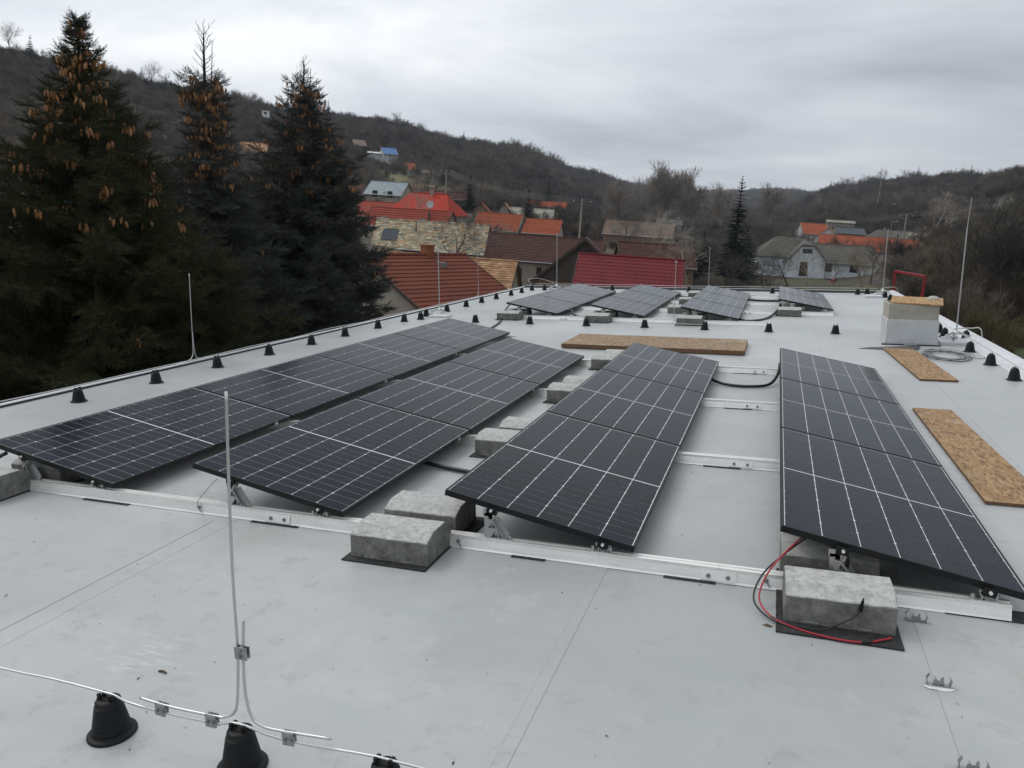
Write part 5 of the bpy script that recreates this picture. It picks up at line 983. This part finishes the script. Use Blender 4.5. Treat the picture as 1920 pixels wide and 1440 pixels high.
def scatter(name, pts, rots, scs, idx, coll, parent=None):
    me = bpy.data.meshes.new(name); me.from_pydata([tuple(p) for p in pts], [], [])
    a = me.attributes.new('rot', 'FLOAT_VECTOR', 'POINT'); a.data.foreach_set('vector', [c for r in rots for c in r]); a = me.attributes.new('scl', 'FLOAT', 'POINT'); a.data.foreach_set('value', list(scs)); a = me.attributes.new('idx', 'INT', 'POINT'); a.data.foreach_set('value', list(idx))
    o = mk(name, me, parent); o['kind'] = 'stuff'
    ng = bpy.data.node_groups.new(name, 'GeometryNodeTree'); ng.interface.new_socket('Geometry', in_out='INPUT', socket_type='NodeSocketGeometry'); ng.interface.new_socket('Geometry', in_out='OUTPUT', socket_type='NodeSocketGeometry')
    N = ng.nodes.new; L = ng.links.new; gi = N('NodeGroupInput'); go = N('NodeGroupOutput'); ip = N('GeometryNodeInstanceOnPoints'); ci = N('GeometryNodeCollectionInfo'); ci.inputs['Collection'].default_value = coll; ci.inputs['Separate Children'].default_value = True; ci.inputs['Reset Children'].default_value = True
    def at(n_, ty): q = N('GeometryNodeInputNamedAttribute'); q.data_type = ty; q.inputs['Name'].default_value = n_; return q.outputs['Attribute']
    L(gi.outputs[0], ip.inputs['Points']); L(ci.outputs[0], ip.inputs['Instance']); ip.inputs['Pick Instance'].default_value = True; L(at('idx', 'INT'), ip.inputs['Instance Index']); L(at('rot', 'FLOAT_VECTOR'), ip.inputs['Rotation']); L(at('scl', 'FLOAT'), ip.inputs['Scale']); L(ip.outputs[0], go.inputs[0])
    md = o.modifiers.new('scatter', 'NODES'); md.node_group = ng; return o
# --- spruce spray: twig with shoots wrapped in needles
def spray_mesh(seed, mt, ln=.42, full=True):
    random.seed(seed); b = MB()
    def shoot(p, d, L_, nn):
        d = d.normalized(); o1 = d.orthogonal().normalized(); b.tube([p, p + d * L_], [.004, .002], 3, caps=False, k=1)
        for i in range(nn):
            f = (i + rnd()) / nn; q = p + d * L_ * f; a = uni(0, 6.283); s_ = o1.copy(); s_.rotate(Quaternion(d, a)); nl = uni(.026, .038) * (1.15 - .35 * f); tip = q + (s_ * .8 + d * .75).normalized() * nl; wv = d.cross(s_) * .0075; b.add([q - wv, q + wv, tip + d * .004], [(0, 1, 2)], 0)
            b.add([q - d * .009, q + d * .009, tip], [(0, 1, 2)], 0)
    main = Vector((1, 0, -.10)); P = Vector((0, 0, 0)); b.tube([P, P + main * ln * .5, P + main * ln + Vector((0, 0, -.01))], [.006, .004, .002], 3, caps=False, k=1)
    shoot(P + main * ln * .6, Vector((1, 0, .05)), ln * .5, 14)
    n = 4
    for i in range(n):
        f = .10 + .76 * i / n
        for s_ in (-1, 1):
            shoot(P + main * ln * (f + uni(-.02, .02)), Vector((.75, s_ * uni(.6, .9), uni(-.45, -.05))), ln * .50 * (1.05 - f * .75), 9)
    shoot(P + main * ln * .15, Vector((.6, .1, .6)), ln * .35, 8); shoot(P + main * ln * .5, Vector((.7, -.1, .5)), ln * .3, 8)
    return b.mesh('spray', [M[mt], M['spruce_bark']])
SG = lib('spray_green', [spray_mesh(i, 'nd_green') for i in range(4)]); SB = lib('spray_blue', [spray_mesh(10 + i, 'nd_blue') for i in range(4)])
b = MB(); b.lathe([(.004, 0), (.014, -.010), (.021, -.035), (.021, -.075), (.014, -.110), (.004, -.128)], 7); cone_me = b.mesh('cone', M['conec'], True)
def spruce(label, x, y, ztop, prof, coll, zlow=-3.2, leaders=1, ncone=120, cone_zone=(.6, 3.4), seed=1, dens=1.0, bare_top=0.0, stray=0):
    random.seed(seed); z0 = gz(x, y); t = tag(mk('spruce_tree', None, None, (x, y, z0)), label, 'spruce tree', 'spruces beside the building'); H = ztop - z0
    b = MB(); b.tube([(0, 0, -.2), (.05, 0, H * .3), (-.03, .04, H * .6), (0, 0, H * .85), (0, 0, H)], [.24, .19, .13, .05, .012], 10)
    for k in range(1, leaders): b.tube([(0, 0, H - 1.6), (.12 * k, .08, H - 1.2), (.15 * k, .10, H - .12 * k)], [.02, .012, .006], 6)
    b.obj('trunk', M['spruce_bark'], t)
    P, Rr, S, I = [], [], [], []; tips = []; bs = MB()
    def put(p, gd, sc, roll=.5):
        gd = gd.normalized(); upv = Vector((0, 0, 1)) - gd * gd.z
        if upv.length < .05: upv = gd.orthogonal()
        upv.normalize(); sd_ = upv.cross(gd); mtx = Matrix((gd, sd_, upv)).transposed() @ Matrix.Rotation(uni(-roll, roll), 3, 'X')
        P.append(p); Rr.append(tuple(mtx.to_euler())); S.append(sc); I.append(random.randrange(4))
    z = ztop - .02
    while z > zlow:
        dep = ztop - z; R = prof(dep); nb = max(4, min(10, int(4 + R * 2.6))); sc0 = min(1.1, .46 + dep * .18)
        for k in range(nb):
            a = 6.283 * k / nb + uni(-.45, .45) + z * 2.1; q_ = rnd(); Lb = R * uni(.6, 1.05) if q_ > .12 else R * uni(1.1, 1.32)
            el = (1.0 - dep * .42) if dep < 1.7 else max(.26 - dep * .05, -.12); el += uni(-.14, .14)
            dirv = Vector((math.cos(a) * math.cos(el), math.sin(a) * math.cos(el), math.sin(el))); o = Vector((0, 0, z - z0 + uni(-.05, .05)))
            pts = [o]; q = o.copy(); dd = dirv.copy(); ns = max(3, int(Lb / .22))
            for i in range(ns):
                dd = (dd + Vector((0, 0, -.045 if i < ns * .55 else .13)) + Vector((uni(-1, 1), uni(-1, 1), uni(-.6, .6))) * .10).normalized(); q = q + dd * Lb / ns; pts.append(q.copy())
            bs.tube(pts, [max(.003, .007 + Lb * .006) * (1 - .85 * i / ns) for i in range(ns + 1)], 3, caps=False)
            if dep < bare_top:
                for i in range(2): qq = pts[-1].lerp(o, .4 * i); bs.tube([qq, qq + (dirv + Vector((uni(-.5, .5), uni(-.5, .5), .4))).normalized() * .12], [.006, .003], 3, caps=False)
                continue
            sp = .135 / dens; nn = max(1, int(Lb / sp))
            for i in range(nn + 1):
                f = (i + .3) / (nn + 1)
                if f < .22 and Lb > .8: continue
                j = min(int(f * ns), ns - 1); pq = pts[j].lerp(pts[j + 1], f * ns - j); ax = (pts[j + 1] - pts[j]).normalized(); hz = Vector((-ax.y, ax.x, 0)).normalized()
                for s_ in (-1, 1): put(pq, ax * uni(.4, .9) + hz * s_ * uni(.5, .95) + Vector((0, 0, uni(-.6, .15))), uni(.7, 1.15) * sc0)
                if rnd() < .35: put(pq, ax * uni(.2, .6) + Vector((0, 0, uni(.35, .9))) + hz * uni(-.4, .4), uni(.45, .75) * sc0)
                if rnd() < .4: put(pq, ax * .3 + Vector((0, 0, -1)) + hz * uni(-.5, .5), uni(.5, .9) * sc0)
            ax = (pts[-1] - pts[-2]).normalized(); hz = Vector((-ax.y, ax.x, 0)).normalized()
            put(pts[-1], ax, sc0); put(pts[-1], ax + hz * .7, .8 * sc0); put(pts[-1], ax - hz * .7, .8 * sc0); put(pts[-1], ax + Vector((0, 0, .9)), .75 * sc0)
            if cone_zone[0] < dep < cone_zone[1]:
                for f in (.45, .7, .95): tips.append((pts[0].lerp(pts[-1], f) if f < .9 else pts[-1], random.choice((4, 5, 6, 8)), 0))
            elif stray and dep < stray and rnd() < .16: tips.append((pts[-1], random.choice((2, 3, 5)), 1))
        z -= uni(.15, .22) / dens if dep > .9 else .13
    bs.obj('branches', M['spruce_bark'], t); scatter('foliage', P, Rr, S, I, coll, t)
    random.shuffle(tips); made = []
    for pq, n_, _ in tips:
        for i in range(n_): made.append(pq + Vector((uni(-.10, .10), uni(-.10, .10), uni(-.09, .0))))
    for pq in made[:ncone]: mk('cone', cone_me, t, pq + Vector((pq.x, pq.y, 0)).normalized() * .07 - Vector((0, 0, .03)), rot=(uni(-.35, .35), uni(-.35, .35), uni(0, 6)))
    rest = made[ncone:ncone + 620]
    if rest and ncone > 200:
        b = MB(); cv = [v.co.copy() for v in cone_me.vertices]; cf = [tuple(p.vertices) for p in cone_me.polygons]
        for pq in rest: E = Euler((uni(-.35, .35), uni(-.35, .35), 0)); b.add([E.to_matrix() @ c + pq for c in cv], cf)
        b.obj('cones', M['conec'], t, smooth=True, kind='stuff')
    return t
spruce('leftmost big green spruce with clusters of brown cones round its pointed top', -9.7, 6.6, 4.55, lambda d: .10 + min(.36 * d ** 1.35, 2.7), SG, ncone=280, cone_zone=(.5, 3.3), seed=31, dens=1.15, stray=5)
spruce('green spruce at the left picture edge, lower and partly cut off', -12.4, 5.9, 3.3, lambda d: .15 + min(.5 * d, 2.6), SG, ncone=70, cone_zone=(.4, 1.6), seed=32, dens=.95)
spruce('small green spruce top filling the gap behind the big green spruce', -12.6, 10.4, 3.6, lambda d: .12 + min(.42 * d, 2.2), SG, ncone=30, cone_zone=(.8, 1.6), seed=37, dens=.9)
spruce('middle spruce with a slim cone laden top and two bare leaders', -11.2, 11.4, 5.45, lambda d: .26 if d < 1.0 else .46 + .12 * math.sin(d * 5) if d < 3.0 else min(.5 + (d - 3.0) * .62, 2.35), SB, ncone=270, cone_zone=(1.0, 3.3), seed=33, leaders=2, bare_top=1.0, stray=5)
spruce('rightmost blue green spruce, its top hung with brown cones', -11.1, 15.2, 5.55, lambda d: .10 + min(.42 * d, 2.6), SB, ncone=280, cone_zone=(.7, 3.4), seed=34, leaders=2, dens=1.1, bare_top=.55, stray=7)
spruce('low blue green spruce in front of the rightmost spruce', -9.4, 13.4, .6, lambda d: .12 + min(.42 * d, 2.0), SB, ncone=4, cone_zone=(.4, 1.2), seed=35, dens=1.0)
spruce('low dark green spruce between the left and middle spruces', -9.3, 9.2, .2, lambda d: .12 + min(.45 * d, 2.0), SG, ncone=3, cone_zone=(.4, 1.2), seed=36, dens=1.0)
# --- conifers further off: layered crowns from needle fans
def conifer_mesh(seed, H, R, mt, n=34, dense=1.0):
    random.seed(seed); b = MB(); b.tube([(0, 0, 0), (0, 0, H * .5), (0, 0, H)], [H * .016, H * .010, .02], 6, k=1, caps=False); z = H * .99; i = 0
    while z > H * .09:
        f = 1 - z / H; r = R * (f ** .85) * uni(.75, 1.12) + .08; k = int(5 + r * 4 * dense)
        for j in range(k):
            a = 6.283 * j / k + i + uni(-.3, .3); L_ = r * uni(.7, 1.15); dz = L_ * uni(-.32, .05) if f > .15 else L_ * .5
            e_ = Vector((math.cos(a) * L_, math.sin(a) * L_, z + dz)); o = Vector((0, 0, z)); s_ = Vector((-math.sin(a), math.cos(a), 0)); nseg = 5
            for q in range(nseg):
                f0 = q / nseg; c0 = o.lerp(e_, f0); c1 = o.lerp(e_, f0 + 1.5 / nseg); w = L_ * .26 * (1.1 - f0 * .7) + .05
                for sg in (-1, 1): b.add([c0, c1, c0.lerp(c1, .8) + s_ * sg * w + Vector((0, 0, -w * uni(.2, .7)))], [(0, 1, 2)], 0)
        z -= H / n * uni(.7, 1.2); i += 1.3
    return b.mesh('conifer', [M[mt], M['spruce_bark']])
def plant(name, me, x, y, s, label, cat, group=None, rz=None):
    o = mk(name, me, None, (x, y, gz(x, y) - .1), rot=(0, 0, uni(0, 6.28) if rz is None else rz)); o.scale = (s, s, s); return tag(o, label, cat, group)
CF = [conifer_mesh(1, 12.6, 2.5, 'nd_far', 40, 1.0), conifer_mesh(2, 8, 2.2, 'nd_far', 26), conifer_mesh(3, 7, 2.4, 'nd_far', 22)]
plant('fir_tree', CF[0], -3.1, 90.9, 1.0, 'tall dark pointed fir standing alone in the valley', 'fir tree')
plant('fir_tree', CF[2], -6.0, 84.0, .9, 'low round dark green conifer at the foot of the tall fir', 'conifer'); plant('fir_tree', CF[2], -2.0, 96.0, 1.05, 'dark conifer right behind the foot of the tall fir', 'conifer')
plant('fir_tree', CF[1], -44.0, 138.9, .95, 'dark conifer above the pale shingle roof, left of two', 'conifer'); plant('fir_tree', CF[2], -51.0, 176, 1.35, 'broad dark pine on the lower hillside above the orange roofs', 'pine'); plant('fir_tree', CF[1], -60.5, 150.0, 1.0, 'dark conifers right of the bright red roof, by the slope', 'conifer')
plant('fir_tree', CF[1], -30.6, 92.0, .42, 'young small spruce in front of the orange roof', 'conifer'); plant('fir_tree', CF[2], -25.0, 195.0, 1.0, 'dark conifer behind the mottled barn', 'conifer')
for i, (a, dd, s_) in enumerate(((-35.4, 330, .8), (-34.9, 335, .7), (-34.3, 340, .6), (-32.0, 390, .85), (-31.3, 395, .7), (-27.8, 440, .9), (-22.6, 480, .8), (9.6, 440, .8), (10.3, 430, .7), (10.9, 420, .7), (6.4, 520, .8), (2.8, 680, .9), (-13.9, 600, .9))):
    x, y = polar(dd, a); side = 'left' if a < -18 else 'right' if a > 0 else 'middle'
    plant('pine_tree', CF[i % 3], x, y, s_, f'dark pine breaking the {side} skyline, {ORD[i]} from the left among the skyline pines' if True else '', 'pine', 'pines on the skyline')
# --- individual bare trees
NB = [bare_mesh(41, 9, (9, 6, 6, 4), 4, .22, .10, .62, .018, 'bark_dark'), bare_mesh(42, 9, (8, 6, 5, 4), 4, .28, .06, .66, .018, 'bark_grey'), bare_mesh(43, 12, (20, 8, 6, 4), 4, .14, .22, .56, .015, 'bark_grey', rmin=.018), bare_mesh(44, 6, (7, 6, 5, 4), 4, .34, .02, .70, .022, 'bark_dark'), bare_mesh(45, 9, (9, 7, 5, 4), 4, .25, .12, .6, .017, 'bark_warm')]
TL_ = [(-27.5, 62.0, 3, 1.15, 'gnarled bare fruit tree whose twigs cross the skylight of the shingle barn'), (-20.6, 34.0, 3, .75, 'bare bushy tree over the red brown roof beside the spruce'), (-43.0, 88.5, 1, .62, 'pale twiggy tree at the right end of the bright red roof'), (-39.5, 89.0, 4, .5, 'reddish twiggy tree left of the orange roofs'), (-58, 122, 1, .8, 'bare tree before the yellowish wall by the spruce'), (-66.0, 170.0, 0, 1.15, 'big dark bare tree on the meadow above the bright red roof'),
 (-29.5, 84.0, 1, .5, 'thin bare tree in front of the lower orange roof'), (-15.5, 92.0, 0, .75, 'dark bare tree right of the middle power pole'), (-12.0, 88.0, 1, .8, 'grey bare tree before the left part of the mottled barn'), (-8.6, 76.0, 4, .68, 'grey brown bare tree right above the crimson roof'), (-6.2, 70.0, 1, .62, 'pale twiggy bare tree above the right end of the crimson roof'), (-1.8, 74, 0, .45, 'small dark fruit tree in the garden behind the rear roof edge'),
 (.8, 86, 3, .72, 'bare fruit tree at the left end of the pale blue house'), (3.6, 94.5, 3, .78, 'bare fruit tree before the gable of the pale blue house'), (5.6, 95.5, 1, .48, 'slender bare tree right of the gable door of the pale blue house'), (8.6, 97, 3, .68, 'spreading dark fruit tree between the two windows of the pale blue house'), (12.4, 94, 0, .55, 'bare tree before the right end of the pale blue house'), (10.5, 80, 4, .62, 'bare bushy tree by the lightning rod at the right rear corner'), (1.6, 68, 4, .42, 'low bare bush behind the far right panels'), (-3.2, 63, 0, .33, 'low bare bush right of the crimson roof'),
 (20.5, 128, 4, .95, 'bare tree in front of the orange roof, far right one'), (27.5, 150, 1, .9, 'bare tree before the left end of the pale shingle roof on the right'), (33.0, 155, 4, .95, 'bare tree before the pale shingle roof, towards the right'), (-247, 200, 0, 1.6, 'lone tall bare tree on the skyline at the left picture edge'), (-209.5, 222, 0, 1.45, 'lone bare tree on the skyline right of the big spruce top'),
 (-31.0, 205.0, 2, 1.35, 'tall poplar, leftmost of the bare group in the valley'), (-27.6, 208.0, 2, 1.5, 'tallest bare poplar in the middle of the valley'), (-24.0, 206.0, 2, 1.4, 'tall bare poplar right of the tallest one'), (-20.8, 212.0, 2, 1.2, 'slim bare poplar at the right of the valley group'), (-13.5, 216, 2, 1.15, 'lower bare poplar left of the tall fir top'), (-1.0, 222, 2, 1.1, 'bare poplar rising right of the tall fir'), (-28.4, 146, 2, .95, 'pale birch stem above the mottled barn'), (22.0, 62, 4, .75, 'tall bare tree in the thicket left of the tallest mast'), (15.8, 41, 4, .55, 'bare bush crown beside the tallest mast')]
for x, y, k, s_, lb in TL_: random.seed(int(x * 7 + y)); plant('bare_tree', NB[k], x, y, s_ * ((1.35 if d_(x, y) < 190 else .95) if k != 2 else 1.25), lb, 'bare tree', 'bare trees around the village')
# --- woodland masses
WL = lib('wood', [bare_mesh(51, 6.5, (8, 7, 7), 3, .24, .14, .66, .011, 'bark_dark', 2, .3, rmin=.014), bare_mesh(52, 6, (8, 7, 7), 3, .26, .10, .66, .010, 'bark_warm', 2, .4, rmin=.014), bare_mesh(53, 8, (10, 7, 6), 3, .16, .22, .56, .010, 'bark_dark', 1, .1, rmin=.014), bare_mesh(54, 5, (8, 7, 7), 3, .30, .08, .68, .011, 'bark_dark', 3, .5, rmin=.014), conifer_mesh(9, 7, 2.0, 'nd_far', 16), bare_mesh(56, 5, (7, 7, 6), 3, .24, .12, .64, .010, 'bark_warm', 3, .5, rmin=.014)])
BL = lib('bush', [bare_mesh(61, 4.2, (7, 7, 7), 3, .22, .20, .62, .009, 'bark_dark', 6, .5, rmin=.009), bare_mesh(62, 4, (7, 7, 7), 3, .25, .15, .62, .009, 'bark_warm', 6, .6, rmin=.009), bare_mesh(63, 4.5, (7, 7, 6), 3, .18, .25, .6, .008, 'willow', 7, .5, rmin=.009), bare_mesh(64, 3.6, (7, 7, 7), 3, .3, .1, .65, .009, 'bark_dark', 6, .7, rmin=.009)])
EXC = [(-47, -37.5, 236, 256), (-28.5, -21.5, 190, 252), (6.2, 10.2, 296, 362), (-60, -20, 0, 112), (-34, -24, 0, 170), (-24.5, -18, 0, 172), (-38.5, -35.5, 190, 212), (-28.6, -25, 255, 262), (-19, -6.0, 0, 155), (-6, 6, 0, 101), (1, 13, 100, 135), (1.5, 13.5, 140, 215), (-30.2, -27.5, 262, 300)]
def wood(name, label, n, a0, a1, d0, d1, coll, wts, s0, s1, cat='woodland', seed=1, exc=EXC, bias=1.0):
    random.seed(seed); P, Q, S, I = [], [], [], []
    while len(P) < n:
        a = uni(a0, a1); d = (d0 ** 2 + (d1 ** 2 - d0 ** 2) * rnd() ** bias) ** .5
        if any(e[0] < a < e[1] and e[2] < d < e[3] for e in exc): 
            n -= 0.15; continue
        x, y = polar(d, a)
        P.append((x, y, gz(x, y) - .1)); Q.append((uni(-.08, .08), uni(-.08, .08), uni(0, 6.28))); S.append(uni(s0, s1)); I.append(random.choices(range(len(wts)), wts)[0])
    o = scatter(name, P, Q, S, I, coll); return tag(o, label, cat, kind='stuff')
wood('hillside_woodland', 'bare winter woodland covering the left hillside up to the skyline', 15000, -60, -12, 118, 520, WL, (6, 5, 1.5, 6, .2, 4), .45, .95, seed=71)
wood('hillside_woodland', 'dark bare woodland on the far slopes closing the valley', 9000, -20, 6, 420, 1500, WL, (6, 4, 2, 5, .4, 2), .9, 1.9, seed=72, exc=[])
wood('valley_woodland', 'brown grey bare trees filling the valley floor in the middle distance', 3400, -16, 8, 104, 430, WL, (6, 4, 3, 6, .1, 3), .5, 1.0, seed=73)
wood('hillside_woodland', 'bare woodland on the right hand hillside', 7500, 4, 34, 118, 620, WL, (6, 5, 1.5, 6, .3, 3), .45, .9, seed=74)
wood('ridge_trees', 'taller rounded bare crowns standing along the left skyline', 420, -52, -12, 300, 560, WL, (6, 5, 1, 5, .6, 2), .9, 1.45, seed=81, exc=[(-60, -10, 0, 290), (-52, -33, 380, 600)])
wood('ridge_trees', 'taller rounded bare crowns along the right skyline', 260, 2, 16, 380, 700, WL, (6, 5, 1, 5, .6, 2), .9, 1.5, seed=82, exc=[])
wood('shrubs', 'shrubs and small trees crowding the hillside cottages', 260, -34, -22, 150, 300, WL, (5, 4, 0, 5, .1, 4), .3, .62, seed=83, exc=[(-34, -21, 0, 190), (-27, -22.5, 190, 222)])
wood('thicket', 'dense brown thicket on the bank right of the roof', 1300, 7.6, 34, 30, 140, BL, (5, 4, 2, 5), .6, 1.1, 'thicket', seed=75, exc=[(0, 12.2, 0, 44), (0, 9.4, 0, 88), (0, 9.8, 100, 135)])
wood('thicket', 'bare bushes close behind the right roof edge', 60, 11.0, 17, 23, 34, BL, (5, 4, 1, 4), .45, .72, 'thicket', seed=76, exc=[(13.6, 40, 0, 60)])
wood('thicket', 'bare hedge and bushes in the gardens behind the rear roof edge', 120, -7.0, 10.5, 62, 92, BL, (5, 4, 2, 4), .25, .5, 'thicket', seed=77, exc=[(-2, 8, 76, 120)])
wood('thicket', 'bare shrubs between the village roofs', 150, -33, -8, 96, 190, BL, (5, 5, 2, 4), .35, .7, 'thicket', seed=78, exc=[(-26, -24, 0, 99), (-24, -19.5, 90, 118), (-20, -14, 90, 122)])
wood('weeds', 'dry olive weeds on the grass bank by the right roof edge', 420, 12.8, 30, 16, 40, BL, (0, 2, 5, 0), .08, .22, 'weeds', seed=79, exc=[])

# ================================================================== thin winter haze over the valley
b = MB(); b.box(-2600, 2600, -2600, 2600, -40, 190); hm = bpy.data.materials.new('haze_air'); hm.use_nodes = True; t_ = hm.node_tree; t_.nodes.clear(); ho = t_.nodes.new('ShaderNodeOutputMaterial'); hv = t_.nodes.new('ShaderNodeVolumePrincipled')
hv.inputs['Density'].default_value = 0.00020; hv.inputs['Color'].default_value = (.82, .88, 1, 1); t_.links.new(hv.outputs[0], ho.inputs['Volume']); o = b.obj('haze', hm); o['kind'] = 'stuff'; o['label'] = 'thin winter haze in the valley air'

# ================================================================== set the roof group into the level world
for o in ROOF: o.matrix_basis = TILT @ o.matrix_basis
